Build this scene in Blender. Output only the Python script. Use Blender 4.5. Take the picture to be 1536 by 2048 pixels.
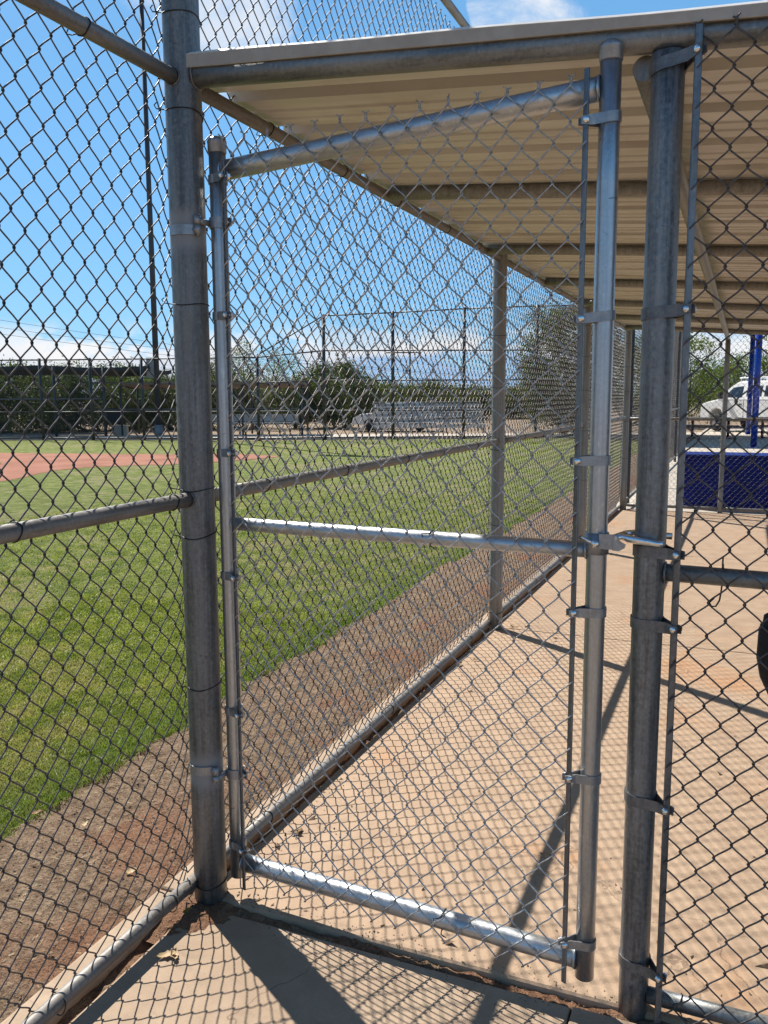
import bpy, bmesh, math, random
import numpy as np
from mathutils import Vector, Matrix

for o in list(bpy.data.objects):
    bpy.data.objects.remove(o)
SC = bpy.context.scene
COL = SC.collection
R = math.radians
rng = np.random.default_rng(7)
random.seed(7)

# ------------------------------------------------------------------ camera
cam = bpy.data.cameras.new('camera')
cam.sensor_fit = 'HORIZONTAL'
cam.sensor_width = 36.0
cam.lens = 36.0 * 1692.6 / 1536.0
cam.clip_start = 0.05
cam.clip_end = 5000
camo = bpy.data.objects.new('camera', cam)
COL.objects.link(camo)
cr, cu, cf = (0.9209613, 0.38962262, -0.00494972), (-0.0480222, 0.12609906, 0.99085463), (-0.38668353, 0.91230107, -0.13484289)
camo.matrix_world = Matrix(((cr[0], cu[0], -cf[0], 1.49134), (cr[1], cu[1], -cf[1], -2.09192), (cr[2], cu[2], -cf[2], 1.56542), (0, 0, 0, 1)))
SC.camera = camo

# ------------------------------------------------------------------ light
SUN_DIR = Vector((-0.849 * math.cos(R(48.9)), 0.529 * math.cos(R(48.9)), math.sin(R(48.9)))).normalized()
world = bpy.data.worlds.new('World')
SC.world = world
world.use_nodes = True
sun = bpy.data.lights.new('sun', 'SUN')
sun.energy = 5.0
sun.angle = R(0.53)
sun.color = (1.0, 0.955, 0.88)
suno = bpy.data.objects.new('sun', sun)
COL.objects.link(suno)
suno.rotation_euler = SUN_DIR.to_track_quat('Z', 'Y').to_euler()
suno.location = (0, 0, 12)

SC.view_settings.view_transform = 'Standard'
SC.view_settings.look = 'None'
SC.view_settings.gamma = 1.0
SC.view_settings.use_curve_mapping = False
SC.view_settings.exposure = 0.78


class NT:
    """small helper round a node tree"""
    def __init__(self, nt):
        self.nt = nt
        for n in list(nt.nodes):
            nt.nodes.remove(n)

    def n(self, typ, **kw):
        nd = self.nt.nodes.new(typ)
        for k, v in kw.items():
            setattr(nd, k, v)
        return nd

    def link(self, a, b):
        self.nt.links.new(a, b)

    def put(self, sock, v):
        if isinstance(v, bpy.types.NodeSocket):
            self.link(v, sock)
        elif v is not None:
            if hasattr(sock.default_value, '__len__') and not hasattr(v, '__len__'):
                v = (v,) * len(sock.default_value)
            if hasattr(v, '__len__') and len(v) == 3 and len(sock.default_value) == 4:
                v = tuple(v) + (1,)
            sock.default_value = v

    def math(self, op, a, b=None, c=None, clamp=False):
        m = self.n('ShaderNodeMath', operation=op, use_clamp=clamp)
        for i, v in enumerate((a, b, c)):
            if v is not None:
                self.put(m.inputs[i], v)
        return m.outputs[0]

    def ramp(self, v, lo, hi, a=0.0, b=1.0, smooth=True):
        m = self.n('ShaderNodeMapRange')
        m.interpolation_type = 'SMOOTHSTEP' if smooth else 'LINEAR'
        for i, x in enumerate((v, lo, hi, a, b)):
            self.put(m.inputs[i], x)
        return m.outputs[0]

    def mix(self, f, a, b, mode='MIX'):
        m = self.n('ShaderNodeMix', data_type='RGBA', blend_type=mode)
        self.put(m.inputs[0], f)
        self.put(m.inputs[6], a)
        self.put(m.inputs[7], b)
        return m.outputs[2]

    def noise(self, vec, scale, detail=4, rough=0.55, dist=0.0):
        m = self.n('ShaderNodeTexNoise')
        m.inputs['Scale'].default_value = scale
        m.inputs['Detail'].default_value = detail
        m.inputs['Roughness'].default_value = rough
        m.inputs['Distortion'].default_value = dist
        if vec is not None:
            self.link(vec, m.inputs['Vector'])
        return m.outputs[0]

    def mapping(self, vec, scale=(1, 1, 1), loc=(0, 0, 0)):
        m = self.n('ShaderNodeMapping')
        m.inputs['Scale'].default_value = scale
        m.inputs['Location'].default_value = loc
        self.link(vec, m.inputs['Vector'])
        return m.outputs[0]

    def bump(self, h, dist=0.01, strength=1.0, normal=None):
        m = self.n('ShaderNodeBump')
        m.inputs['Distance'].default_value = dist
        m.inputs['Strength'].default_value = strength
        self.link(h, m.inputs['Height'])
        if normal is not None:
            self.link(normal, m.inputs['Normal'])
        return m.outputs[0]


# ---- sky with clouds
def build_world():
    t = NT(world.node_tree)
    out = t.n('ShaderNodeOutputWorld')
    bg = t.n('ShaderNodeBackground')
    bg.inputs['Strength'].default_value = 0.05
    sky = t.n('ShaderNodeTexSky', sky_type='NISHITA')
    sky.sun_disc = False
    sky.sun_elevation = R(48.9)
    sky.sun_rotation = R(-58.1)
    sky.altitude = 600
    sky.air_density = 1.0
    sky.dust_density = 0.4
    sky.ozone_density = 2.2
    tc = t.n('ShaderNodeTexCoord')
    d = tc.outputs['Generated']
    sep = t.n('ShaderNodeSeparateXYZ')
    t.link(d, sep.inputs[0])
    z = sep.outputs[2]
    base = t.mix(1.0, sky.outputs[0], (1.0, 1.16, 1.25), 'MULTIPLY')
    base = t.mix(t.ramp(z, 0.25, 0.85, 0.55, 0.0), base, (2.3, 7.0, 12.9))
    # bank of cumulus low over the horizon
    v1 = t.mapping(d, (1, 1, 2.2), (3.1, 0.4, 0.0))
    n1 = t.noise(v1, 10.5, 9, 0.58, 0.15)
    n1b = t.noise(t.mapping(d, (1, 1, 1), (1.3, 2.4, 0)), 3.1, 3, 0.5)
    top = t.math('MULTIPLY_ADD', n1b, 0.14, 0.004)          # how high the bank reaches
    top = t.math('MINIMUM', top, 0.070)
    h = t.math('SUBTRACT', top, z)
    m1 = t.math('MULTIPLY_ADD', h, 5.0, t.math('MULTIPLY_ADD', n1, 3.6, -1.72))
    m1 = t.math('MULTIPLY', t.ramp(m1, -0.22, 0.30), t.ramp(t.math('MULTIPLY_ADD', n1, 0.07, z), 0.128, 0.092))
    # bluish gap low down between the clouds and the hills
    # scattered high wisps
    v2 = t.mapping(d, (1, 1, 1.6), (0.3, 5.1, 1.0))
    n2 = t.noise(v2, 4.6, 9, 0.62, 0.4)
    dot = t.n('ShaderNodeVectorMath', operation='DOT_PRODUCT')
    t.link(d, dot.inputs[0])
    dot.inputs[1].default_value = (-0.497, 0.772, 0.395)
    near = t.ramp(dot.outputs['Value'], 0.990, 0.9992, 0.0, 0.42)
    dot2 = t.n('ShaderNodeVectorMath', operation='DOT_PRODUCT')
    t.link(d, dot2.inputs[0])
    dot2.inputs[1].default_value = (-0.213, 0.893, 0.402)
    near2 = t.ramp(dot2.outputs['Value'], 0.9996, 0.99998, 0.0, 0.14)
    m2 = t.math('ADD', n2, t.math('ADD', near, near2))
    m2 = t.ramp(m2, 0.66, 0.86, 0.0, 0.97)
    # shade inside the clouds: grey-blue undersides, white crowns
    n3 = t.noise(t.mapping(d, (1, 1, 3.0), (3.1, 0.4, 0.06)), 6.5, 7, 0.55)
    under = t.ramp(t.math('MULTIPLY_ADD', n3, 0.10, t.math('MULTIPLY', h, -1.0)), -0.035, 0.055)
    dot3 = t.n('ShaderNodeVectorMath', operation='DOT_PRODUCT')
    t.link(d, dot3.inputs[0])
    dot3.inputs[1].default_value = (-0.318, 0.948, 0.018)
    shade = t.ramp(t.math('MULTIPLY_ADD', n3, 0.012, dot3.outputs['Value']), 0.9950, 1.0035, 0.0, 1.0)
    shade = t.math('MULTIPLY', shade, t.ramp(t.math('MULTIPLY_ADD', n1, 0.030, z), 0.072, 0.056))
    under = t.math('SUBTRACT', t.math('MULTIPLY_ADD', under, 0.65, 0.35), shade, clamp=True)
    cc = t.mix(under, (4.4, 6.9, 10.6), (11.2, 11.2, 11.3))
    cc2 = t.mix(t.ramp(n2, 0.45, 0.75), (8.6, 9.6, 11.0), (11.4, 11.4, 11.4))
    col = t.mix(m2, base, cc2)
    col = t.mix(m1, col, cc)
    t.link(col, bg.inputs['Color'])
    t.link(bg.outputs[0], out.inputs[0])


build_world()


# ------------------------------------------------------------------ materials
MATS = {}


def new_mat(name):
    m = bpy.data.materials.new(name)
    m.use_nodes = True
    t = NT(m.node_tree)
    out = t.n('ShaderNodeOutputMaterial')
    p = t.n('ShaderNodeBsdfPrincipled')
    t.link(p.outputs[0], out.inputs[0])
    MATS[name] = m
    return m, t, p, out


def pos(t):
    return t.n('ShaderNodeNewGeometry').outputs['Position']


def mat_plain(name, col, rough=0.6, metal=0.0, var=0.15, scale=8.0, bump=0.0, bscale=60, spec=0.5):
    m, t, p, out = new_mat(name)
    v = pos(t)
    n = t.noise(v, scale, 5, 0.6)
    dark = tuple(c * (1 - var * 1.6) for c in col)
    light = tuple(min(1, c * (1 + var)) for c in col)
    t.put(p.inputs['Base Color'], t.mix(t.ramp(n, 0.3, 0.7), dark, light))
    t.put(p.inputs['Roughness'], t.ramp(n, 0.3, 0.7, max(0.05, rough - 0.08), min(1, rough + 0.08)))
    p.inputs['Metallic'].default_value = metal
    p.inputs['Specular IOR Level'].default_value = spec
    if bump:
        t.put(p.inputs['Normal'], t.bump(t.noise(v, bscale, 4, 0.6), bump))
    return m


def mat_galv(name, c1, c2, metal=0.85, r1=0.32, r2=0.5, streak=(55, 55, 2.2), bump=0.0006, patches=None, rust=0.0, grime=0.35):
    """zinc coated pipe: long streaks along z, speckle, scuffs, some grime"""
    m, t, p, out = new_mat(name)
    v = pos(t)
    s = t.noise(t.mapping(v, streak), 1.0, 5, 0.6)
    sp = t.noise(v, 95, 3, 0.6)
    big = t.noise(v, 5.0, 4, 0.6)
    f = t.math('MULTIPLY_ADD', sp, 0.35, t.math('MULTIPLY', s, 0.75))
    col = t.mix(t.ramp(f, 0.38, 0.72), c1, c2)
    g = t.ramp(t.math('MULTIPLY_ADD', s, 0.4, t.math('MULTIPLY', big, 0.6)), 0.5, 0.68, 0.0, grime)
    col = t.mix(g, col, (0.13, 0.105, 0.085))
    # short dark scuffs
    sc = t.noise(t.mapping(v, (26, 26, 60)), 1.0, 2, 0.5, 1.2)
    col = t.mix(t.ramp(sc, 0.70, 0.76, 0.0, 0.55), col, (0.07, 0.065, 0.06))
    rough = t.ramp(t.math('ADD', t.math('MULTIPLY', s, 0.5), t.math('MULTIPLY', sp, 0.5)), 0.35, 0.65, r1, r2)
    rough = t.math('ADD', rough, t.math('MULTIPLY', g, 0.3))
    met = t.math('SUBTRACT', metal, t.math('MULTIPLY', g, 0.6))
    hb = t.math('ADD', t.math('MULTIPLY', sp, 0.6), t.math('MULTIPLY', s, 0.8))
    pit = t.noise(t.mapping(v, (120, 120, 38)), 1.0, 4, 0.7)
    col = t.mix(t.ramp(pit, 0.56, 0.70, 0.0, 0.30), col, tuple(min(1, c * 1.7) for c in c2))
    hb = t.math('ADD', hb, t.math('MULTIPLY', pit, 0.7))
    if patches:
        sep = t.n('ShaderNodeSeparateXYZ')
        t.link(v, sep.inputs[0])
        acc = None
        for z0 in patches:
            dz = t.math('ABSOLUTE', t.math('SUBTRACT', sep.outputs[2], z0))
            k = t.ramp(t.math('ADD', dz, t.math('MULTIPLY', big, 0.05)), 0.10, 0.055)
            acc = k if acc is None else t.math('MAXIMUM', acc, k)
        col = t.mix(t.math('MULTIPLY', acc, 0.7), col, (0.30, 0.295, 0.29))
        met = t.math('MULTIPLY', met, t.math('SUBTRACT', 1.0, t.math('MULTIPLY', acc, 0.6)))
        rough = t.math('ADD', rough, t.math('MULTIPLY', acc, 0.12))
        hb = t.math('MULTIPLY', hb, t.math('SUBTRACT', 1.0, t.math('MULTIPLY', acc, 0.8)))
    if rust:
        rn = t.ramp(t.noise(v, 22, 5, 0.65), 0.72 - rust * 0.1, 0.8, 0.0, 0.85)
        col = t.mix(rn, col, (0.22, 0.09, 0.035))
        met = t.math('MULTIPLY', met, t.math('SUBTRACT', 1.0, rn))
    t.put(p.inputs['Base Color'], col)
    t.put(p.inputs['Metallic'], met)
    t.put(p.inputs['Roughness'], rough)
    t.put(p.inputs['Normal'], t.bump(hb, bump, 1.0))
    return m


mat_galv('post_steel', (0.10, 0.10, 0.10), (0.25, 0.247, 0.24), 0.58, 0.34, 0.55, bump=0.0020, patches=(2.03, 0.43), grime=0.45)
mat_galv('old_post_steel', (0.10, 0.104, 0.108), (0.27, 0.275, 0.275), 0.60, 0.30, 0.5, bump=0.0020, grime=0.4)
mat_galv('line_post_steel', (0.185, 0.180, 0.168), (0.32, 0.31, 0.29), 0.45, 0.4, 0.58, bump=0.0007, grime=0.3)
mat_galv('rail_steel', (0.145, 0.13, 0.115), (0.26, 0.24, 0.215), 0.35, 0.42, 0.6, streak=(45, 6, 45), bump=0.0006, grime=0.4)
mat_galv('roof_pipe_steel', (0.13, 0.135, 0.135), (0.27, 0.275, 0.27), 0.6, 0.36, 0.55, streak=(4, 45, 45), bump=0.0008, grime=0.4)
mat_galv('gate_steel', (0.36, 0.38, 0.40), (0.50, 0.515, 0.53), 0.9, 0.30, 0.40, streak=(90, 90, 1.2), bump=0.00008, grime=0.12)
mat_galv('gate_rail_steel', (0.42, 0.44, 0.46), (0.56, 0.575, 0.585), 0.88, 0.34, 0.44, streak=(1.5, 80, 80), bump=0.00005, grime=0.14)
mat_galv('bar_steel', (0.115, 0.12, 0.13), (0.23, 0.235, 0.24), 0.7, 0.32, 0.46, bump=0.0005, grime=0.25)
mat_galv('band_steel', (0.26, 0.265, 0.275), (0.38, 0.385, 0.39), 0.7, 0.34, 0.5, streak=(30, 30, 30), bump=0.0004, rust=0.3, grime=0.2)
mat_galv('old_band_steel', (0.11, 0.11, 0.115), (0.21, 0.21, 0.21), 0.6, 0.4, 0.55, streak=(30, 30, 30), bump=0.0005, rust=0.9, grime=0.35)
mat_galv('bolt_steel', (0.66, 0.66, 0.66), (0.82, 0.82, 0.82), 1.0, 0.14, 0.28, streak=(60, 60, 60), bump=0.0002, grime=0.1)
mat_galv('latch_steel', (0.58, 0.60, 0.62), (0.82, 0.83, 0.84), 1.0, 0.14, 0.28, streak=(30, 30, 30), bump=0.0004, grime=0.15)
mat_plain('old_wire', (0.115, 0.10, 0.095), 0.45, 0.55, 0.3, 60)
mat_plain('new_wire', (0.45, 0.445, 0.44), 0.34, 0.85, 0.2, 90)
mat_plain('tie_wire', (0.045, 0.042, 0.042), 0.45, 0.7, 0.3, 60)
mat_plain('far_steel', (0.06, 0.065, 0.07), 0.55, 0.4, 0.2, 3)
mat_plain('far_wire', (0.17, 0.175, 0.185), 0.55, 0.5, 0.1, 2)
mat_plain('blue_paint', (0.0010, 0.012, 0.15), 0.55, 0, 0.12, 4, 0.001, 40, spec=0.2)
mat_plain('black_cloth', (0.010, 0.010, 0.013), 0.62, 0, 0.5, 26, 0.004, 90)
mat_plain('black_strap', (0.014, 0.014, 0.016), 0.7, 0, 0.3, 80)
mat_plain('white_paint', (0.80, 0.80, 0.79), 0.28, 0, 0.03, 2)
mat_plain('trim_sunlit_tone', (0.72, 0.70, 0.66), 0.4, 0, 0.06, 9)  # lighter copy of the roof trim colour, with sunlight painted in
mat_plain('blue_gloss', (0.001, 0.030, 0.28), 0.22, 0, 0.08, 3)
mat_plain('tyre_rubber', (0.018, 0.018, 0.018), 0.8, 0, 0.2, 8)
mat_plain('chrome', (0.55, 0.56, 0.58), 0.25, 1.0, 0.1, 5)
mat_plain('dark_red_paint', (0.085, 0.018, 0.02), 0.4, 0, 0.25, 6)
mat_plain('shade_cloth', (0.022, 0.026, 0.032), 0.85, 0, 0.2, 2)
mat_plain('brown_roof', (0.17, 0.125, 0.095), 0.7, 0, 0.12, 1)
mat_plain('bleacher_metal', (0.42, 0.42, 0.42), 0.45, 0.5, 0.15, 3)
mat_plain('pole_metal', (0.05, 0.053, 0.062), 0.6, 0.2, 0.15, 2)
mat_plain('utility_box', (0.23, 0.24, 0.26), 0.5, 0.2, 0.1, 2)
mat_plain('bark', (0.095, 0.075, 0.055), 0.9, 0, 0.3, 6, 0.02, 18)
mat_plain('wood_pole', (0.12, 0.10, 0.085), 0.9, 0, 0.2, 3)
mat_plain('straw', (0.36, 0.27, 0.16), 0.8, 0, 0.35, 40)
mat_plain('dark_crumb', (0.14, 0.085, 0.05), 0.9, 0, 0.5, 30)
mat_plain('pebble', (0.24, 0.165, 0.115), 0.9, 0, 0.4, 30)
mat_plain('dark_glass', (0.01, 0.014, 0.02), 0.06, 0, 0.1, 2, spec=0.8)
mat_plain('blue_car_paint', (0.03, 0.05, 0.16), 0.3, 0, 0.05, 2)
mat_plain('shelter_roof', (0.30, 0.27, 0.23), 0.5, 0.1, 0.08, 2)


def mat_concrete(name, c, warm, stain, seed=0.0, grey=0.0):
    m, t, p, out = new_mat(name)
    v = t.mapping(pos(t), (1, 1, 1), (seed, seed * 0.7, 0))
    big = t.noise(v, 1.1, 5, 0.6, 0.3)
    mid = t.noise(v, 7.0, 6, 0.65)
    fine = t.noise(v, 140, 3, 0.7)
    grit = t.noise(v, 420, 2, 0.5)
    col = t.mix(t.ramp(mid, 0.32, 0.7), c, warm)
    col = t.mix(t.ramp(big, 0.53, 0.70, 0.0, 0.75), col, stain)
    col = t.mix(t.ramp(fine, 0.36, 0.66, 0.20, 0.0), col, tuple(x * 0.5 for x in c))
    scuff = t.noise(t.mapping(v, (1.2, 3.0, 1)), 3.2, 7, 0.7, 1.5)
    col = t.mix(t.ramp(scuff, 0.52, 0.70, 0.0, 0.42), col, tuple(x * 0.62 for x in c))
    cr = t.n('ShaderNodeTexVoronoi', feature='DISTANCE_TO_EDGE')
    cr.inputs['Scale'].default_value = 0.9
    wv_ = t.n('ShaderNodeVectorMath', operation='ADD')
    t.link(v, wv_.inputs[0])
    nz = t.n('ShaderNodeTexNoise')
    nz.inputs['Scale'].default_value = 4.0
    nz.inputs['Detail'].default_value = 6
    t.link(v, nz.inputs['Vector'])
    vs_ = t.n('ShaderNodeVectorMath', operation='SCALE')
    t.link(nz.outputs['Color'], vs_.inputs[0])
    vs_.inputs['Scale'].default_value = 0.35
    t.link(vs_.outputs[0], wv_.inputs[1])
    t.link(wv_.outputs[0], cr.inputs['Vector'])
    ck = t.math('MULTIPLY', t.ramp(cr.outputs['Distance'], 0.0035, 0.0012), t.ramp(big, 0.46, 0.56, 0.0, 0.6))
    col = t.mix(ck, col, (0.13, 0.085, 0.055))
    # dark pits and spots
    vo = t.n('ShaderNodeTexVoronoi')
    vo.inputs['Scale'].default_value = 23
    t.link(v, vo.inputs['Vector'])
    sp = t.math('MULTIPLY', t.ramp(vo.outputs['Distance'], 0.10, 0.04), t.ramp(t.noise(v, 9, 3), 0.56, 0.66, 0, 0.7))
    col = t.mix(sp, col, (0.12, 0.075, 0.05))
    t.put(p.inputs['Base Color'], col)
    t.put(p.inputs['Roughness'], t.ramp(fine, 0.3, 0.7, 0.72, 0.92))
    p.inputs['Specular IOR Level'].default_value = 0.3
    hh = t.math('ADD', t.math('MULTIPLY', fine, 0.5), t.math('ADD', t.math('MULTIPLY', grit, 0.25), t.math('MULTIPLY', mid, 1.2)))
    t.put(p.inputs['Normal'], t.bump(hh, 0.0022, 0.8))
    return m


mat_concrete('dugout_concrete', (0.355, 0.245, 0.162), (0.43, 0.305, 0.205), (0.44, 0.225, 0.105), 0.0)
mat_concrete('outer_concrete', (0.325, 0.232, 0.158), (0.40, 0.292, 0.200), (0.31, 0.215, 0.14), 4.0)
mat_concrete('plaza_concrete', (0.44, 0.38, 0.31), (0.50, 0.44, 0.36), (0.40, 0.32, 0.24), 9.0)
mat_concrete('edge_concrete', (0.33, 0.235, 0.155), (0.44, 0.325, 0.225), (0.36, 0.20, 0.115), 13.0)


def mat_dirt():
    m, t, p, out = new_mat('border_dirt')
    v = pos(t)
    big = t.noise(v, 1.5, 5, 0.6)
    mid = t.noise(v, 16, 6, 0.7)
    fine = t.noise(v, 90, 5, 0.7)
    grit = t.noise(v, 320, 3, 0.6)
    col = t.mix(t.ramp(mid, 0.3, 0.7), (0.235, 0.155, 0.098), (0.42, 0.295, 0.196))
    sx = t.n('ShaderNodeSeparateXYZ')
    t.link(v, sx.inputs[0])
    band_ = t.ramp(sx.outputs[0], -0.80, -0.45, 0.0, 0.16)
    col = t.mix(t.ramp(t.math('ADD', big, band_), 0.61, 0.76, 0.0, 0.8), col, (0.34, 0.17, 0.10))
    col = t.mix(t.ramp(fine, 0.33, 0.55, 0.7, 0.0), col, (0.08, 0.05, 0.032))
    col = t.mix(t.ramp(grit, 0.60, 0.72, 0.0, 0.6), col, (0.40, 0.31, 0.21))
    t.put(p.inputs['Base Color'], col)
    p.inputs['Roughness'].default_value = 0.95
    p.inputs['Specular IOR Level'].default_value = 0.1
    h = t.math('ADD', t.math('MULTIPLY', fine, 1.0), t.math('ADD', t.math('MULTIPLY', mid, 2.0), t.math('MULTIPLY', grit, 0.4)))
    t.put(p.inputs['Normal'], t.bump(h, 0.022, 1.0))
    return m


mat_dirt()


def mat_clay():
    m, t, p, out = new_mat('infield_clay')
    v = pos(t)
    a = t.noise(v, 0.7, 5, 0.6)
    b = t.noise(v, 30, 5, 0.7)
    col = t.mix(t.ramp(a, 0.3, 0.7), (0.26, 0.115, 0.075), (0.37, 0.175, 0.12))
    col = t.mix(t.ramp(b, 0.3, 0.6, 0.35, 0.0), col, (0.15, 0.07, 0.045))
    t.put(p.inputs['Base Color'], col)
    p.inputs['Roughness'].default_value = 0.95
    p.inputs['Specular IOR Level'].default_value = 0.1
    t.put(p.inputs['Normal'], t.bump(b, 0.02, 0.7))


mat_clay()


def grass_colour(t, v, k=1.0):
    a = t.noise(v, 0.55, 5, 0.65, 0.4)
    b = t.noise(v, 4.5, 5, 0.65)
    col = t.mix(t.ramp(b, 0.32, 0.68), tuple(k * c for c in (0.140, 0.180, 0.030)), tuple(k * c for c in (0.32, 0.345, 0.09)))
    dry = t.ramp(t.math('MULTIPLY_ADD', b, 0.42, t.math('MULTIPLY', a, 0.62)), 0.515, 0.63, 0.0, 0.85)
    col = t.mix(dry, col, tuple(k * c for c in (0.36, 0.31, 0.15)))
    # greener where the turf runs out beside the dirt strip
    sep = t.n('ShaderNodeSeparateXYZ')
    t.link(v, sep.inputs[0])
    edge = t.ramp(t.math('ADD', sep.outputs[0], t.math('MULTIPLY', b, 0.5)), -1.15, -0.80, 0.0, 0.7)
    return t.mix(edge, col, tuple(k * c for c in (0.115, 0.180, 0.028)))


def mat_lawn():
    m, t, p, out = new_mat('lawn_ground')
    v = pos(t)
    col = grass_colour(t, v, 1.12)
    f = t.noise(t.mapping(v, (1, 1, 0.2)), 75, 5, 0.75)
    g = t.noise(v, 26, 4, 0.7)
    h = t.math('ADD', f, t.math('MULTIPLY', g, 0.8))
    col = t.mix(t.ramp(h, 0.75, 1.05, 0.45, 0.0), col, (0.03, 0.045, 0.01))
    t.put(p.inputs['Base Color'], col)
    p.inputs['Roughness'].default_value = 0.9
    p.inputs['Specular IOR Level'].default_value = 0.15
    t.put(p.inputs['Normal'], t.bump(h, 0.05, 1.0))
    m, t, p, out = new_mat('grass_blade')
    v = pos(t)
    col = grass_colour(t, v, 1.0)
    rnd = t.n('ShaderNodeNewGeometry').outputs['Random Per Island']
    col = t.mix(t.ramp(rnd, 0.80, 0.9, 0.0, 0.75), col, (0.30, 0.25, 0.11))
    col = t.mix(t.ramp(rnd, 0.0, 0.5, 0.35, 0.0), col, (0.10, 0.155, 0.024))
    t.put(p.inputs['Base Color'], col)
    p.inputs['Roughness'].default_value = 0.5
    p.inputs['Specular IOR Level'].default_value = 0.3
    tr = t.n('ShaderNodeBsdfTranslucent')
    t.link(t.mix(1.0, col, (1.25, 1.35, 0.7), 'MULTIPLY'), tr.inputs[0])
    mx = t.n('ShaderNodeMixShader')
    mx.inputs[0].default_value = 0.42
    t.link(p.outputs[0], mx.inputs[1])
    t.link(tr.outputs[0], mx.inputs[2])
    t.link(mx.outputs[0], out.inputs[0])


mat_lawn()


def mat_leaf(name, c1, c2, c3, trans=0.4):
    m, t, p, out = new_mat(name)
    rnd = t.n('ShaderNodeNewGeometry').outputs['Random Per Island']
    v = pos(t)
    n = t.noise(v, 0.9, 3, 0.6)
    col = t.mix(rnd, c1, c2)
    col = t.mix(t.ramp(n, 0.45, 0.7, 0.0, 0.7), col, c3)
    t.put(p.inputs['Base Color'], col)
    p.inputs['Roughness'].default_value = 0.55
    p.inputs['Specular IOR Level'].default_value = 0.25
    tr = t.n('ShaderNodeBsdfTranslucent')
    t.link(t.mix(1.0, col, (1.3, 1.35, 0.6), 'MULTIPLY'), tr.inputs[0])
    mx = t.n('ShaderNodeMixShader')
    mx.inputs[0].default_value = trans
    t.link(p.outputs[0], mx.inputs[1])
    t.link(tr.outputs[0], mx.inputs[2])
    t.link(mx.outputs[0], out.inputs[0])


mat_leaf('dark_foliage', (0.030, 0.048, 0.014), (0.065, 0.09, 0.024), (0.10, 0.12, 0.036))
mat_leaf('pale_foliage', (0.065, 0.085, 0.028), (0.115, 0.135, 0.05), (0.14, 0.15, 0.06))
mat_leaf('olive_foliage', (0.05, 0.065, 0.018), (0.085, 0.10, 0.03), (0.11, 0.12, 0.04))
mat_leaf('bright_foliage', (0.06, 0.10, 0.02), (0.12, 0.16, 0.04), (0.16, 0.18, 0.05))
mat_leaf('dry_leaf', (0.26, 0.15, 0.07), (0.36, 0.24, 0.12), (0.20, 0.09, 0.04), 0.2)
mat_leaf('pale_dry_leaf', (0.50, 0.38, 0.22), (0.58, 0.45, 0.28), (0.45, 0.30, 0.15), 0.2)
mat_leaf('yellow_leaf', (0.36, 0.26, 0.06), (0.42, 0.30, 0.08), (0.30, 0.20, 0.05), 0.3)


def mat_roof():
    m, t, p, out = new_mat('roof_sheet')
    v = pos(t)
    a = t.noise(t.mapping(v, (0.6, 9, 1)), 1.0, 4, 0.6)
    b = t.noise(v, 3.0, 5, 0.65)
    col = t.mix(t.ramp(a, 0.35, 0.65), (0.60, 0.555, 0.50), (0.72, 0.675, 0.615))
    col = t.mix(t.ramp(b, 0.5, 0.75, 0.0, 0.4), col, (0.40, 0.31, 0.225))
    t.put(p.inputs['Base Color'], col)
    t.put(p.inputs['Roughness'], t.ramp(b, 0.3, 0.7, 0.38, 0.55))
    t.put(p.inputs['Normal'], t.bump(t.noise(v, 2.2, 2), 0.006, 0.5))
    m, t, p, out = new_mat('roof_trim')
    v = pos(t)
    b = t.noise(v, 12, 5, 0.65)
    t.put(p.inputs['Base Color'], t.mix(t.ramp(b, 0.35, 0.7), (0.36, 0.305, 0.245), (0.44, 0.385, 0.32)))
    p.inputs['Roughness'].default_value = 0.5


mat_roof()

m, t, p, out = new_mat('desert_ground')
v = pos(t)
a = t.noise(v, 0.08, 5, 0.6)
b = t.noise(v, 1.2, 6, 0.7)
col = t.mix(t.ramp(a, 0.35, 0.65), (0.20, 0.13, 0.08), (0.27, 0.19, 0.115))
col = t.mix(t.ramp(b, 0.35, 0.65, 0.4, 0.0), col, (0.10, 0.075, 0.04))
t.put(p.inputs['Base Color'], col)
p.inputs['Roughness'].default_value = 0.95
t.put(p.inputs['Normal'], t.bump(b, 0.1, 0.6))


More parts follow.
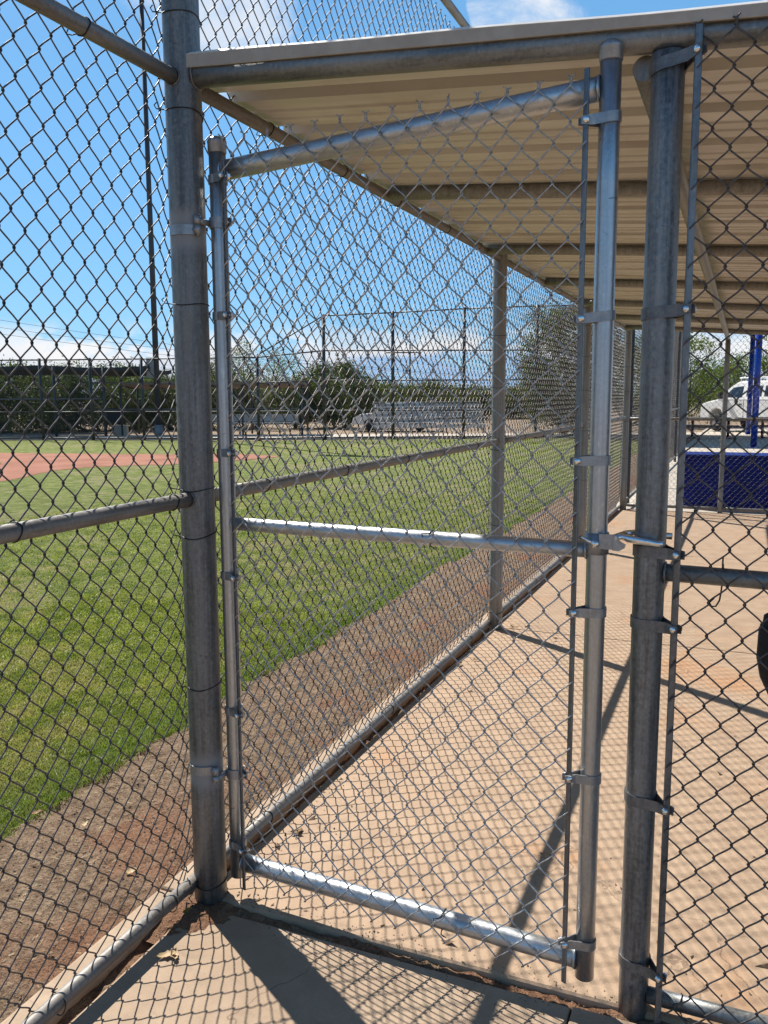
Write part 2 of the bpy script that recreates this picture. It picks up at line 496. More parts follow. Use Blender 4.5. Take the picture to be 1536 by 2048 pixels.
# ------------------------------------------------------------------ mesh helpers
class MB:
    def __init__(self):
        self.v, self.f, self.s = [], [], []

    def add(self, vs, fs, smooth=False):
        b = len(self.v)
        self.v += [tuple(x) for x in vs]
        for f in fs:
            self.f.append(tuple(i + b for i in f))
            self.s.append(smooth)

    def tube(self, pts, rad, sides=16, cap=True, smooth=True, ref=None):
        pts = [Vector(p) for p in pts]
        n = len(pts)
        rad = [rad] * n if not hasattr(rad, '__len__') else rad
        vs, prev = [], None
        for i, p in enumerate(pts):
            tg = (pts[min(i + 1, n - 1)] - pts[max(i - 1, 0)]).normalized()
            if prev is None:
                q = Vector(ref) if ref else (Vector((0, 0, 1)) if abs(tg.z) < 0.9 else Vector((1, 0, 0)))
            else:
                q = prev
            a = (q - tg * q.dot(tg)).normalized()
            b = tg.cross(a)
            prev = a
            for k in range(sides):
                an = 2 * math.pi * k / sides
                vs.append(p + (a * math.cos(an) + b * math.sin(an)) * rad[i])
        fs = []
        for i in range(n - 1):
            for k in range(sides):
                k2 = (k + 1) % sides
                fs.append((i * sides + k, i * sides + k2, (i + 1) * sides + k2, (i + 1) * sides + k))
        self.add(vs, fs, smooth)
        if cap:
            b = len(self.v) - len(vs)
            self.f.append(tuple(b + k for k in reversed(range(sides)))); self.s.append(False)
            self.f.append(tuple(b + (n - 1) * sides + k for k in range(sides))); self.s.append(False)
        return self

    def ring(self, c, axis, r, tube, n=28, m=8, squash=1.0):
        """torus"""
        ax = Vector(axis).normalized()
        a = ax.orthogonal().normalized()
        b = ax.cross(a)
        c = Vector(c)
        vs, fs = [], []
        for i in range(n):
            an = 2 * math.pi * i / n
            d = a * math.cos(an) + b * math.sin(an)
            for j in range(m):
                bn = 2 * math.pi * j / m
                vs.append(c + d * (r + tube * math.cos(bn)) + ax * (tube * squash * math.sin(bn)))
        for i in range(n):
            for j in range(m):
                fs.append((i * m + j, ((i + 1) % n) * m + j, ((i + 1) % n) * m + (j + 1) % m, i * m + (j + 1) % m))
        self.add(vs, fs, True)
        return self

    def lathe(self, c, prof, n=28, axis='z', smooth=True):
        """profile of (radius, height)"""
        c = Vector(c)
        vs, fs = [], []
        for r, h in prof:
            for k in range(n):
                a = 2 * math.pi * k / n
                p = Vector((r * math.cos(a), r * math.sin(a), h))
                if axis == 'y':
                    p = Vector((p.x, -p.z, p.y))
                elif axis == 'x':
                    p = Vector((p.z, p.x, p.y))
                vs.append(c + p)
        for i in range(len(prof) - 1):
            for k in range(n):
                k2 = (k + 1) % n
                fs.append((i * n + k, i * n + k2, (i + 1) * n + k2, (i + 1) * n + k))
        self.add(vs, fs, smooth)
        b = len(self.v) - len(vs)
        self.f.append(tuple(b + k for k in reversed(range(n)))); self.s.append(False)
        self.f.append(tuple(b + (len(prof) - 1) * n + k for k in range(n))); self.s.append(False)
        return self

    def box(self, lo, hi, M=None):
        x0, y0, z0 = lo
        x1, y1, z1 = hi
        vs = [Vector(p) for p in ((x0, y0, z0), (x1, y0, z0), (x1, y1, z0), (x0, y1, z0), (x0, y0, z1), (x1, y0, z1), (x1, y1, z1), (x0, y1, z1))]
        if M is not None:
            vs = [M @ p for p in vs]
        self.add(vs, [(0, 3, 2, 1), (4, 5, 6, 7), (0, 1, 5, 4), (1, 2, 6, 5), (2, 3, 7, 6), (3, 0, 4, 7)])
        return self

    def prism(self, poly, axis, lo, hi, M=None):
        """closed 2-D outline swept along an axis"""
        n = len(poly)
        def mk(a, b, h):
            return {'x': Vector((h, a, b)), 'y': Vector((a, h, b)), 'z': Vector((a, b, h))}[axis]
        vs = [mk(a, b, lo) for a, b in poly] + [mk(a, b, hi) for a, b in poly]
        if M is not None:
            vs = [M @ p for p in vs]
        fs = [tuple(range(n)), tuple(reversed(range(n, 2 * n)))]
        fs += [(i, i + n, (i + 1) % n + n, (i + 1) % n) for i in range(n)]
        self.add(vs, fs)
        return self

    def mesh(self, name):
        me = bpy.data.meshes.new(name)
        me.from_pydata(self.v, [], self.f)
        me.polygons.foreach_set('use_smooth', self.s)
        bm = bmesh.new()
        bm.from_mesh(me)
        bmesh.ops.recalc_face_normals(bm, faces=bm.faces)
        bm.to_mesh(me)
        bm.free()
        return me


def np_mesh(name, V, F, smooth=True):
    """bulk mesh from numpy arrays; F is (n, k) with k = 3 or 4"""
    me = bpy.data.meshes.new(name)
    V = np.ascontiguousarray(V, dtype=np.float32).reshape(-1, 3)
    F = np.ascontiguousarray(F, dtype=np.int32)
    k = F.shape[1]
    me.vertices.add(len(V))
    me.vertices.foreach_set('co', V.ravel())
    me.loops.add(F.size)
    me.loops.foreach_set('vertex_index', F.ravel())
    me.polygons.add(len(F))
    me.polygons.foreach_set('loop_start', np.arange(0, F.size, k, dtype=np.int32))
    me.polygons.foreach_set('use_smooth', np.full(len(F), smooth))
    me.update(calc_edges=True)
    me.validate()
    return me


def tubes(P, r, sides, ref):
    """P (n, m, 3) polylines swept as thin tubes -> V, F"""
    n, m, _ = P.shape
    T = np.empty_like(P)
    T[:, 1:-1] = P[:, 2:] - P[:, :-2]
    T[:, 0] = P[:, 1] - P[:, 0]
    T[:, -1] = P[:, -1] - P[:, -2]
    T /= np.linalg.norm(T, axis=2, keepdims=True) + 1e-12
    ref = np.asarray(ref, float)
    A = ref - T * (T @ ref)[..., None]
    A /= np.linalg.norm(A, axis=2, keepdims=True) + 1e-12
    B = np.cross(T, A)
    an = 2 * np.pi * np.arange(sides) / sides
    V = P[:, :, None, :] + r * (A[:, :, None, :] * np.cos(an)[None, None, :, None] + B[:, :, None, :] * np.sin(an)[None, None, :, None])
    i = np.arange(n)[:, None, None] * m * sides
    j = np.arange(m - 1)[None, :, None] * sides
    k = np.arange(sides)[None, None, :]
    k2 = (k + 1) % sides
    F = np.stack([i + j + k, i + j + k2, i + j + sides + k2, i + j + sides + k], axis=-1).reshape(-1, 4)
    return V.reshape(-1, 3), F


def link(o, parent=None):
    COL.objects.link(o)
    if parent is not None:
        o.parent = parent
    return o


def obj(name, mb, mat, parent=None, loc=None, kind=None, label=None):
    me = mb.mesh(name) if isinstance(mb, MB) else mb
    if mat is not None and not me.materials:
        me.materials.append(MATS[mat])
    o = bpy.data.objects.new(name, me)
    link(o, parent)
    if loc is not None:
        o.location = loc
    if kind:
        o['kind'] = kind
    if label:
        o['label'] = label
    return o


def tag(o, label, cat, group=None):
    o['label'] = label
    o['category'] = cat
    if group:
        o['group'] = group
    return o


def thing(name, label, cat, loc=(0, 0, 0), rz=0.0, group=None):
    o = bpy.data.objects.new(name, None)
    o.empty_display_size = 0.1
    link(o)
    o.location = loc
    o.rotation_euler = (0, 0, rz)
    return tag(o, label, cat, group)


def copy_thing(root, loc, rz=0.0, scale=None):
    r = root.copy()
    link(r)
    r.location = loc
    r.rotation_euler = (0, 0, rz)
    if scale is not None:
        r.scale = scale
    for ch in list(root.children):
        c = ch.copy()
        link(c, r)
        for g in list(ch.children):
            link(g.copy(), c)
    return r


def smooth_noise(x, y, seed, freq):
    """bilinear lattice noise in -1..1 for arrays"""
    r = np.random.default_rng(seed)
    L = r.uniform(-1, 1, (256, 256))
    x = x * freq + 1000
    y = y * freq + 1000
    xi, yi = np.floor(x).astype(int), np.floor(y).astype(int)
    fx, fy = x - xi, y - yi
    fx, fy = fx * fx * (3 - 2 * fx), fy * fy * (3 - 2 * fy)
    g = lambda a, b: L[a % 256, b % 256]
    return (g(xi, yi) * (1 - fx) + g(xi + 1, yi) * fx) * (1 - fy) + (g(xi, yi + 1) * (1 - fx) + g(xi + 1, yi + 1) * fx) * fy


# ------------------------------------------------------------------ chain link fabric
def fabric(origin, U, N, u0, nw, S, v0, nper, P, r=0.0021, h=0.0032, samples=(0, .05, .14, .34, .66, .86, .95), sides=5,
           bulge=None, wob=0.0016, seed=1, barbs=False, first=0):
    """woven wire: each wire is a flattened helix zigzagging between two columns S apart and hooking round its neighbours.
    origin + u*U + v*z + w*N (N towards the viewer)"""
    U = np.asarray(U, float); N = np.asarray(N, float); O = np.asarray(origin, float); Z = np.array([0, 0, 1.0])
    s = np.asarray(samples)
    half = 2 * nper
    k = np.arange(half)
    tt = (k[:, None] + s[None, :]).ravel()
    tt = np.append(tt, half)                         # last point at an extreme
    ph = tt % 1.0
    up = (np.floor(tt).astype(int) % 2 == 0)
    e = 0.0022
    tri = np.clip((ph - 0.03) / 0.94, 0, 1)
    tri = 0.72 * tri + 0.28 * (0.5 - 0.5 * np.cos(np.pi * tri))
    x = np.where(up, -1 + 2 * tri, 1 - 2 * tri)     # -1 .. 1
    w = np.where(up, 1.0, -1.0) * np.clip(np.minimum(ph, 1 - ph) / 0.13, 0, 1)
    v = tt * P / 2
    # round the hooks: pull v together at the extremes
    Pn = []
    for i in range(nw):
        sg = 1.0
        par = (i + first) % 2
        xx = x.copy()
        ww = w.copy()
        if par:
            # neighbour: mirrored start, same handedness (rising right = front)
            xx = -x
            ww = -w
        uu = u0 + (i + 0.5) * S + xx * (S / 2 + e)
        vv = v0 + v
        Pn.append(np.stack([uu, vv, ww * h], axis=1))
    Pn = np.array(Pn)
    uu, vv, ww = Pn[..., 0], Pn[..., 1], Pn[..., 2]
    du = wob * smooth_noise(uu, vv, seed, 7.0) + wob * 0.6 * smooth_noise(uu, vv, seed + 1, 23.0)
    dv = wob * smooth_noise(uu, vv, seed + 2, 7.0) + wob * 0.8 * smooth_noise(uu, vv, seed + 3, 21.0)
    dw = 3.0 * wob * smooth_noise(uu, vv, seed + 4, 2.3)
    uu = uu + du; vv = vv + dv; ww = ww + dw
    if bulge is not None:
        ww = ww + bulge(uu, vv)
    X = O + uu[..., None] * U + vv[..., None] * Z + ww[..., None] * N
    V, F = tubes(X, r, sides, N)
    if barbs:
        # twisted ends along the top selvage: every second column
        vt = v0 + half * P / 2
        paths = []
        q = np.linspace(0, 1, 15)
        for c in range(nw + 1):
            if (c + first) % 2 == 1:
                continue
            ux = u0 + c * S
            hh = 0.017 + 0.004 * rng.random()
            tw = 2.2 + 0.5 * rng.random()
            for sgn in (0, np.pi):
                a = sgn + q * tw * 2 * np.pi
                rr = np.where(q < 0.8, 0.0021, 0.0021 + (q - 0.8) * 0.040)
                a = np.where(q < 0.8, a, sgn + 0.8 * tw * 2 * np.pi)
                pu = ux + rr * np.cos(a) + 0.003 * q * (rng.random() - .5)
                pv = vt - 0.002 + hh * q
                pw = rr * np.sin(a)
                paths.append(O + pu[:, None] * U + pv[:, None] * Z + pw[:, None] * N)
        Vb, Fb = tubes(np.array(paths), r * 0.95, sides, (0.3, 0.5, 0.8))
        F = np.concatenate([F, Fb + len(V)])
        V = np.concatenate([V, Vb])
    return V, F


def lattice(A, B, z0, z1, cell=0.075, r=0.0016, N=None, z1b=None):
    """distant fabric: straight crossing wires, three sided; A,B ground ends"""
    A = np.array([A[0], A[1], 0.0]); B = np.array([B[0], B[1], 0.0])
    L = np.linalg.norm(B - A)
    U = (B - A) / L
    H = z1 - z0
    paths = []
    for sg in (1, -1):
        st = np.arange(-H, L + H, cell)
        for u in st:
            a, b = (u, z0), (u + sg * H, z1)
            # clip to 0..L
            (ua, za), (ub, zb) = a, b
            if max(ua, ub) <= 0 or min(ua, ub) >= L:
                continue
            def clip(ux, zx, uy, zy):
                if ux < 0:
                    f = (0 - ux) / (uy - ux); return 0.0, zx + f * (zy - zx)
                if ux > L:
                    f = (L - ux) / (uy - ux); return L, zx + f * (zy - zx)
                return ux, zx
            p = clip(ua, za, ub, zb); q = clip(ub, zb, ua, za)
            off = 0.002 * sg
            n = np.array([-U[1], U[0], 0]) * off
            paths.append([A + U * p[0] + n + np.array([0, 0, p[1]]), A + U * q[0] + n + np.array([0, 0, q[1]])])
    return tubes(np.array(paths), r, 3, np.array([-U[1], U[0], 0.0]))


def tie_loop(c, axis, rad, mat_parent, tail_dir, name='wire_tie', wire=0.0017, tilt=0.0, gap=None):
    """a tie wire bent round a pipe, its ends hooked back to the mesh"""
    ax = Vector(axis).normalized()
    td = Vector(tail_dir).normalized()
    td = (td - ax * td.dot(ax)).normalized()
    sd = ax.cross(td)
    c = Vector(c)
    pts = []
    R0 = rad + wire * 0.8
    a0 = 0.62 * math.pi
    for i in range(17):
        a = a0 + (2 * math.pi - 2 * a0) * i / 16 if False else math.pi - a0 * 0 + 0
    n = 20
    for i in range(n + 1):
        a = -2.35 + 4.7 * i / n              # arc on the side away from the mesh
        d = -td * math.cos(a) + sd * math.sin(a)
        pts.append(c + d * R0 + ax * (tilt * math.sin(a) * rad + 0.002 * math.sin(3 * a)))
    e1 = pts[-1] + td * (rad * 0.55) + sd * 0.002 + ax * 0.004
    e2 = e1 + ax * 0.010 + td * 0.006
    e3 = e2 + ax * 0.003 - td * 0.010 + sd * 0.008
    s1 = pts[0] + td * (rad * 0.55) - sd * 0.002 - ax * 0.003
    s2 = s1 - ax * 0.011 + td * 0.006
    s3 = s2 + sd * 0.010 - td * 0.006
    m = MB()
    m.tube([s3, s2, s1] + pts + [e1, e2, e3], wire, 6)
    return obj(name, m, 'tie_wire', mat_parent)


# ================================================================== SETTING
ground = MB()
ground.add([(-1500, -300, -0.09), (1500, -300, -0.09), (1500, 2500, -0.09), (-1500, 2500, -0.09)], [(0, 1, 2, 3)])
obj('desert_ground', ground, 'desert_ground', kind='structure')


def edge_x(y):
    """where the turf ends beside the dirt strip"""
    base = -0.93 - 0.012 * np.maximum(y, 0) - 0.05 * np.clip(y / 3, 0, 1)
    return base + 0.035 * smooth_noise(y, y * 0 + 3.3, 11, 2.2) + 0.018 * smooth_noise(y, y * 0 + 7.1, 12, 9.0)


# lawn sheet
ys = np.concatenate([np.arange(-2.5, 12, 0.08), np.arange(12, 24, 1.0)])
mb = MB()
xs = edge_x(ys)
far_pts = [(-4.0, 30.9), (-8.3, 28.8), (-13.0, 26.6), (-15.1, 25.2), (-19.5, 24.15), (-23.3, 22.95), (-60, 9), (-60, -2.5)]
poly = [(float(x), float(y), -0.034) for x, y in zip(xs, ys)] + [(-1.4, 31.9, -0.034)] + [(a, b, -0.034) for a, b in far_pts]
mb.add(poly, [tuple(range(len(poly)))])
obj('lawn', mb, 'lawn_ground', kind='structure')

# infield clay (4 mm above the turf)
clay = [(-11.78, 10.09), (-12.4, 11.74), (-12.53, 13.08), (-12.03, 14.02), (-11.17, 14.81), (-10.62, 15.69), (-10.3, 16.73), (-10.1, 17.9), (-10.6, 18.3),
        (-11.94, 18.6), (-13.35, 17.9), (-14.88, 17.44), (-16.02, 17.29), (-17.31, 16.86), (-18.8, 16.6), (-24, 15.2), (-28, 12.5), (-29, 8.5), (-26, 5), (-20, 3.4), (-14.5, 5.0), (-12.4, 7.6)]
dense = []
for i in range(len(clay)):
    p0, p1, p2, p3 = [np.array(clay[(i + k - 1) % len(clay)]) for k in range(4)]
    for q in np.linspace(0, 1, 6, endpoint=False):
        c = 0.5 * ((2 * p1) + (-p0 + p2) * q + (2 * p0 - 5 * p1 + 4 * p2 - p3) * q ** 2 + (-p0 + 3 * p1 - 3 * p2 + p3) * q ** 3)
        dense.append(c + rng.normal(0, 0.05, 2))
mb = MB()
mb.add([(float(a), float(b), -0.028) for a, b in dense], [tuple(range(len(dense)))])
obj('infield_dirt', mb, 'infield_clay', kind='structure')
mb = MB()
pp = [(-17.6 + 2.1 * math.cos(a) + 0.2 * math.sin(5 * a), 13.0 + 1.5 * math.sin(a), -0.022) for a in np.linspace(0, 2 * math.pi, 40, endpoint=False)]
mb.add(pp, [tuple(range(len(pp)))])
obj('infield_grass', mb, 'lawn_ground', kind='structure')


# dirt strip between turf and slab: relief in the mesh
def relief(x, y):
    return (0.010 * smooth_noise(x, y, 21, 3.0) + 0.007 * smooth_noise(x, y, 22, 11.0) + 0.006 * smooth_noise(x, y, 23, 31.0)
            + 0.0042 * smooth_noise(x, y, 24, 60.0))


def strip(y0, y1, step, x0, x1):
    ny, nx = int((y1 - y0) / step) + 1, int((x1 - x0) / step) + 1
    Y, X = np.meshgrid(np.linspace(y0, y1, ny), np.linspace(x0, x1, nx), indexing='ij')
    Zz = -0.026 + relief(X, Y) - 0.03 * np.clip((edge_x(Y) - X) / 0.05, 0, 1) - 0.012 * np.exp(-((X + 0.22) / 0.06) ** 2)
    V = np.stack([X, Y, Zz], axis=-1).reshape(-1, 3)
    i = (np.arange(ny - 1)[:, None] * nx + np.arange(nx - 1)[None, :]).ravel()
    F = np.stack([i, i + 1, i + nx + 1, i + nx], axis=1)
    return V, F


V1, F1 = strip(-2.0, 4.5, 0.011, -1.25, -0.15)
V2, F2 = strip(4.5, 24.0, 0.06, -1.45, -0.15)
obj('dirt_strip', np_mesh('dirt_strip', np.concatenate([V1, V2]), np.concatenate([F1, F2 + len(V1)])), 'border_dirt', kind='structure')


def slab_mesh(x0, x1, y0, y1, z, th=0.11, bev=0.012, seed=1, round_front=0.0):
    bm = bmesh.new()
    bmesh.ops.create_cube(bm, size=1.0)
    for v in bm.verts:
        v.co = Vector(((x0 + x1) / 2 + v.co.x * (x1 - x0), (y0 + y1) / 2 + v.co.y * (y1 - y0), z - th / 2 + v.co.z * th))
    ed = [e for e in bm.edges if all(v.co.z > z - 0.01 for v in e.verts)]
    bmesh.ops.bevel(bm, geom=ed, offset=bev, segments=3, affect='EDGES', profile=0.6)
    me = bpy.data.meshes.new('slab')
    bm.to_mesh(me)
    bm.free()
    return me


pav = bpy.data.objects.new('dugout_floor', None)
link(pav)
pav['kind'] = 'structure'
for (a, b, bev) in ((-0.016, 3.392, 0.016), (3.398, 6.592, 0.006), (6.598, 10.02, 0.006)):
    obj('slab', slab_mesh(-0.028, 3.2, a, b, 0.0, bev=bev), 'dugout_concrete', pav)
out_floor = bpy.data.objects.new('walkway', None)
link(out_floor)
out_floor['kind'] = 'structure'
obj('slab', slab_mesh(-0.022, 1.148, -3.6, -0.052, -0.012, bev=0.008), 'outer_concrete', out_floor)
obj('slab', slab_mesh(1.153, 3.2, -3.6, -0.048, -0.010, bev=0.008), 'outer_concrete', out_floor)
curb = bpy.data.objects.new('curb', None)
link(curb)
curb['kind'] = 'structure'
for a, b in ((-3.6, -0.040), (-0.030, 3.37), (3.376, 6.64), (6.646, 10.0)):
    obj('curb_piece', slab_mesh(-0.172, -0.078, a, b, 0.002, bev=0.012), 'edge_concrete', curb)
ny, nx = 700, 9
Y, X = np.meshgrid(np.linspace(-3.0, 10.0, ny), np.linspace(-0.10, -0.012, nx), indexing='ij')
Zz = -0.040 + 0.012 * smooth_noise(X, Y, 51, 9) + 0.007 * smooth_noise(X, Y, 52, 37) + 0.02 * np.exp(-((Y + 0.02) / 0.12) ** 2)
i = (np.arange(ny - 1)[:, None] * nx + np.arange(nx - 1)[None, :]).ravel()
obj('groove_earth', np_mesh('groove_earth', np.stack([X, Y, Zz], -1).reshape(-1, 3), np.stack([i, i + 1, i + nx + 1, i + nx], 1)), 'border_dirt', kind='structure')
mb = MB()
mb.box((-0.3, -4.5, -0.2), (3.3, 10.6, -0.075))
obj('subgrade', mb, 'border_dirt', kind='structure')
# earth packed in the joint under the gate and heaped round the big post
nx, ny = 150, 14
Y, X = np.meshgrid(np.linspace(-0.062, -0.004, ny), np.linspace(-0.16, 1.6, nx), indexing='ij')
Zz = -0.024 + 0.010 * smooth_noise(X, Y, 31, 16) + 0.006 * smooth_noise(X, Y, 32, 60) + 0.006 * np.cos((Y + 0.033) * 60)
i = (np.arange(ny - 1)[:, None] * nx + np.arange(nx - 1)[None, :]).ravel()
Vj = np.stack([X, Y, Zz], -1).reshape(-1, 3)
Fj = np.stack([i, i + 1, i + nx + 1, i + nx], 1)
obj('joint_earth', np_mesh('joint_earth', Vj, Fj), 'border_dirt', kind='structure')
n = 46
Y, X = np.meshgrid(np.linspace(-1, 1, n), np.linspace(-1, 1, n), indexing='ij')
rr = np.sqrt(X * X + Y * Y)
x = 0.0 + 0.20 * X
y = -0.085 + 0.16 * Y
hz = np.clip(1 - rr * (1 + 0.28 * smooth_noise(x, y, 41, 14)), 0, 1) ** 0.8
Zz = -0.026 + 0.030 * hz + (0.006 * smooth_noise(x, y, 42, 40) + 0.004 * smooth_noise(x, y, 43, 90)) * np.clip(hz * 3, 0, 1)
i = (np.arange(n - 1)[:, None] * n + np.arange(n - 1)[None, :]).ravel()
obj('dirt_mound', np_mesh('dirt_mound', np.stack([x, y, Zz], -1).reshape(-1, 3), np.stack([i, i + 1, i + n + 1, i + n], 1)), 'border_dirt', kind='structure')
# open concrete beyond the dugout and path along the far fence
obj('plaza', slab_mesh(-0.19, 26, 10.03, 46, -0.02, bev=0.01), 'plaza_concrete', kind='structure')
mb = MB()
e = np.array([0.923, 0.385]); nrm = np.array([-0.385, 0.923])
A = np.array([-40.0, 16.3])
q = [A, A + e * 50, A + e * 50 + nrm * 3.0, A + nrm * 3.0]
q = [p_ + nrm * 0.25 for p_ in q]
mb.add([(float(p_[0]), float(p_[1]), 0.0) for p_ in q] + [(float(p_[0]), float(p_[1]), -0.1) for p_ in q],
       [(0, 1, 2, 3), (0, 4, 5, 1), (1, 5, 6, 2), (2, 6, 7, 3), (3, 7, 4, 0)])
obj('far_path', mb, 'plaza_concrete', kind='structure')


# ---- grass blades
def blades(n, x0, x1, y0, y1, dens_d, hmin, hmax, w, seed, lean=0.5):
    r = np.random.default_rng(seed)
    x = r.uniform(x0, x1, n)
    y = r.uniform(y0, y1, n)
    d = np.hypot(x - 1.49, y + 2.09)
    keep = r.random(n) < np.clip((dens_d / d) ** 2, 0, 1)
    # a ragged edge towards the dirt
    ex = edge_x(y)
    keep &= (x < ex + np.abs(r.normal(0, 0.022, n)))
    # only what the frame and a step to the side could show
    ang = np.arctan2(x - 1.49, y + 2.09)
    keep &= (ang < 0.2) & (ang > -1.15)
    x, y, d = x[keep], y[keep], d[keep]
    m = len(x)
    thin = 0.6 + 0.5 * (smooth_noise(x, y, 61, 6.0) * .5 + .5)
    h = r.uniform(hmin, hmax, m) * thin
    h *= np.where(x > edge_x(y) - 0.12, 1.5, 1.0)
    ww = w * r.uniform(0.7, 1.3, m) * np.clip(d / 3.2, 1, 3.2)
    a = r.uniform(0, 2 * np.pi, m)
    la = r.uniform(0, 2 * np.pi, m)
    ll = h * np.abs(r.normal(0, lean, m))
    z0 = -0.036
    cx, sx = np.cos(a) * ww / 2, np.sin(a) * ww / 2
    lx, ly = np.cos(la) * ll, np.sin(la) * ll
    p0 = np.stack([x - cx, y - sx, np.full(m, z0)], -1)
    p1 = np.stack([x + cx, y + sx, np.full(m, z0)], -1)
    p2 = np.stack([x + cx * .8 + lx * .35, y + sx * .8 + ly * .35, z0 + h * .6], -1)
    p3 = np.stack([x - cx * .8 + lx * .35, y - sx * .8 + ly * .35, z0 + h * .6], -1)
    p4 = np.stack([x + lx, y + ly, z0 + h], -1)
    V = np.stack([p0, p1, p2, p3, p4], 1).reshape(-1, 3)
    b = np.arange(m)[:, None] * 5
    F = np.concatenate([b + np.array([[0, 1, 2]]), b + np.array([[0, 2, 3]]), b + np.array([[3, 2, 4]])])
    return V, F


Va, Fa = blades(420000, -3.4, -0.9, -1.0, 3.4, 3.2, 0.012, 0.030, 0.0032, 71, 0.95)
Vb, Fb = blades(380000, -7.5, -0.9, 0.0, 11.0, 4.2, 0.014, 0.030, 0.0036, 72, 0.95)
obj('grass_blades', np_mesh('grass_blades', np.concatenate([Va, Vb]), np.concatenate([Fa, Fb + len(Va)]), False), 'grass_blade', kind='stuff')


# ---- straw, chips and grit on the dirt strip
def litter():
    r = np.random.default_rng(81)
    n = 3800
    y = -1.4 + 10.5 * r.random(n) ** 1.7
    x = np.clip(-0.58 + 0.22 * r.normal(0, 1, n), -1.0, -0.2)
    L = r.uniform(0.005, 0.022, n)
    w = r.uniform(0.0012, 0.003, n)
    a = r.uniform(0, np.pi, n)
    z = -0.026 + relief(x, y) + 0.003
    tl = r.normal(0, 0.18, n)
    dx, dy = np.cos(a) * L / 2, np.sin(a) * L / 2
    nx_, ny_ = -np.sin(a) * w / 2, np.cos(a) * w / 2
    dz = tl * L / 2
    b = [np.stack([x - dx - nx_, y - dy - ny_, z - dz], -1), np.stack([x + dx - nx_, y + dy - ny_, z + dz], -1),
         np.stack([x + dx + nx_, y + dy + ny_, z + dz + .001], -1), np.stack([x - dx + nx_, y - dy + ny_, z - dz + .001], -1)]
    V = np.stack(b, 1).reshape(-1, 3)
    i = np.arange(n)[:, None] * 4
    return np_mesh('straw_litter', V, i + np.array([[0, 1, 2, 3]]), False)


obj('straw_litter', litter(), 'straw', kind='stuff')


def grit():
    r = np.random.default_rng(82)
    n = 3000
    y = -1.4 + 8.0 * r.random(n) ** 1.6
    x = np.where(r.random(n) < 0.8, r.uniform(-1.0, -0.2, n), r.uniform(-0.17, 1.3, n))
    on_slab = x > -0.17
    y = np.where(on_slab, -0.03 + r.normal(0, 0.03, n), y)
    s = np.where(on_slab, r.uniform(0.001, 0.0028, n), r.uniform(0.0015, 0.006, n))
    z = np.where(on_slab, np.where(y > -0.016, 0.0, np.where(y < -0.05, -0.012, -0.02)), -0.026 + relief(x, y))
    t4 = np.array([(1, 1, 1), (-1, -1, 1), (-1, 1, -1), (1, -1, -1)], float) * 0.8
    a = r.uniform(0, 6.28, n)
    ca, sa = np.cos(a), np.sin(a)
    V = np.empty((n, 4, 3))
    for k in range(4):
        jx, jy, jz = t4[k]
        V[:, k, 0] = x + s * (jx * ca - jy * sa) * r.uniform(.7, 1.3, n)
        V[:, k, 1] = y + s * (jx * sa + jy * ca)
        V[:, k, 2] = z + s * jz * 0.7 + s * 0.3
    i = np.arange(n)[:, None] * 4
    F = np.concatenate([i + np.array([f]) for f in ((0, 1, 2), (0, 3, 1), (0, 2, 3), (1, 3, 2))])
    return np_mesh('grit', V.reshape(-1, 3), F, False)


obj('grit', grit(), 'pebble', kind='stuff')


def specks():
    r = np.random.default_rng(83)
    n = 480
    y = 0.02 + 7.5 * r.random(n) ** 1.8
    x = np.where(r.random(n) < 0.45, np.abs(r.normal(0, 0.18, n)) - 0.02, r.uniform(0.0, 1.9, n))
    s = r.uniform(0.0012, 0.0042, n) * (1 + 2.0 * (r.random(n) < 0.05))
    a = r.uniform(0, 6.28, n)
    el = r.uniform(1, 3, n)
    dx, dy = np.cos(a) * s * el, np.sin(a) * s * el
    ex, ey = -np.sin(a) * s, np.cos(a) * s
    z = np.full(n, 0.0012)
    V = np.stack([np.stack([x - dx, y - dy, z], -1), np.stack([x + ex, y + ey, z], -1), np.stack([x + dx, y + dy, z + s], -1), np.stack([x - ex, y - ey, z], -1)], 1).reshape(-1, 3)
    i = np.arange(n)[:, None] * 4
    return np_mesh('leaf_crumbs', V, i + np.array([[0, 3, 2, 1]]), False)


obj('leaf_crumbs', specks(), 'dark_crumb', kind='stuff')

# ================================================================== FENCES ALONG THE FIELD
Y2, Y3, Y4 = 3.362, 6.65, 9.915
RAIL = 0.021
ZB, ZM, ZT, ZTOP = 0.089, 1.2694, 2.4404, 3.55


def pipe(name, a, b, r, mat, parent, sides=28, label=None):
    a, b = Vector(a), Vector(b)
    n = 9
    return obj(name, MB().tube([a.lerp(b, i / (n - 1)) for i in range(n)], r, sides), mat, parent, label=label)


def weld(parent, c, axis, r, mat='post_steel'):
    m = MB()
    ax = Vector(axis).normalized()
    a = ax.orthogonal().normalized()
    b = ax.cross(a)
    rr = random.Random(int(abs(c[0] * 911 + c[1] * 577 + c[2] * 131) * 10))
    n = 26
    pts = []
    for i in range(n + 1):
        an = 2 * math.pi * (i % n) / n
        rr2 = random.Random(i % n + int(abs(c[2]) * 100))
        pts.append(Vector(c) + (a * math.cos(an) + b * math.sin(an)) * (r + 0.0015 * rr2.random()) + ax * 0.003 * (rr2.random() - .5))
    m.tube(pts, [0.0022 + 0.0014 * random.Random(i % n * 7).random() for i in range(n + 1)], 8, cap=False)
    return obj('weld_bead', m, mat, parent)


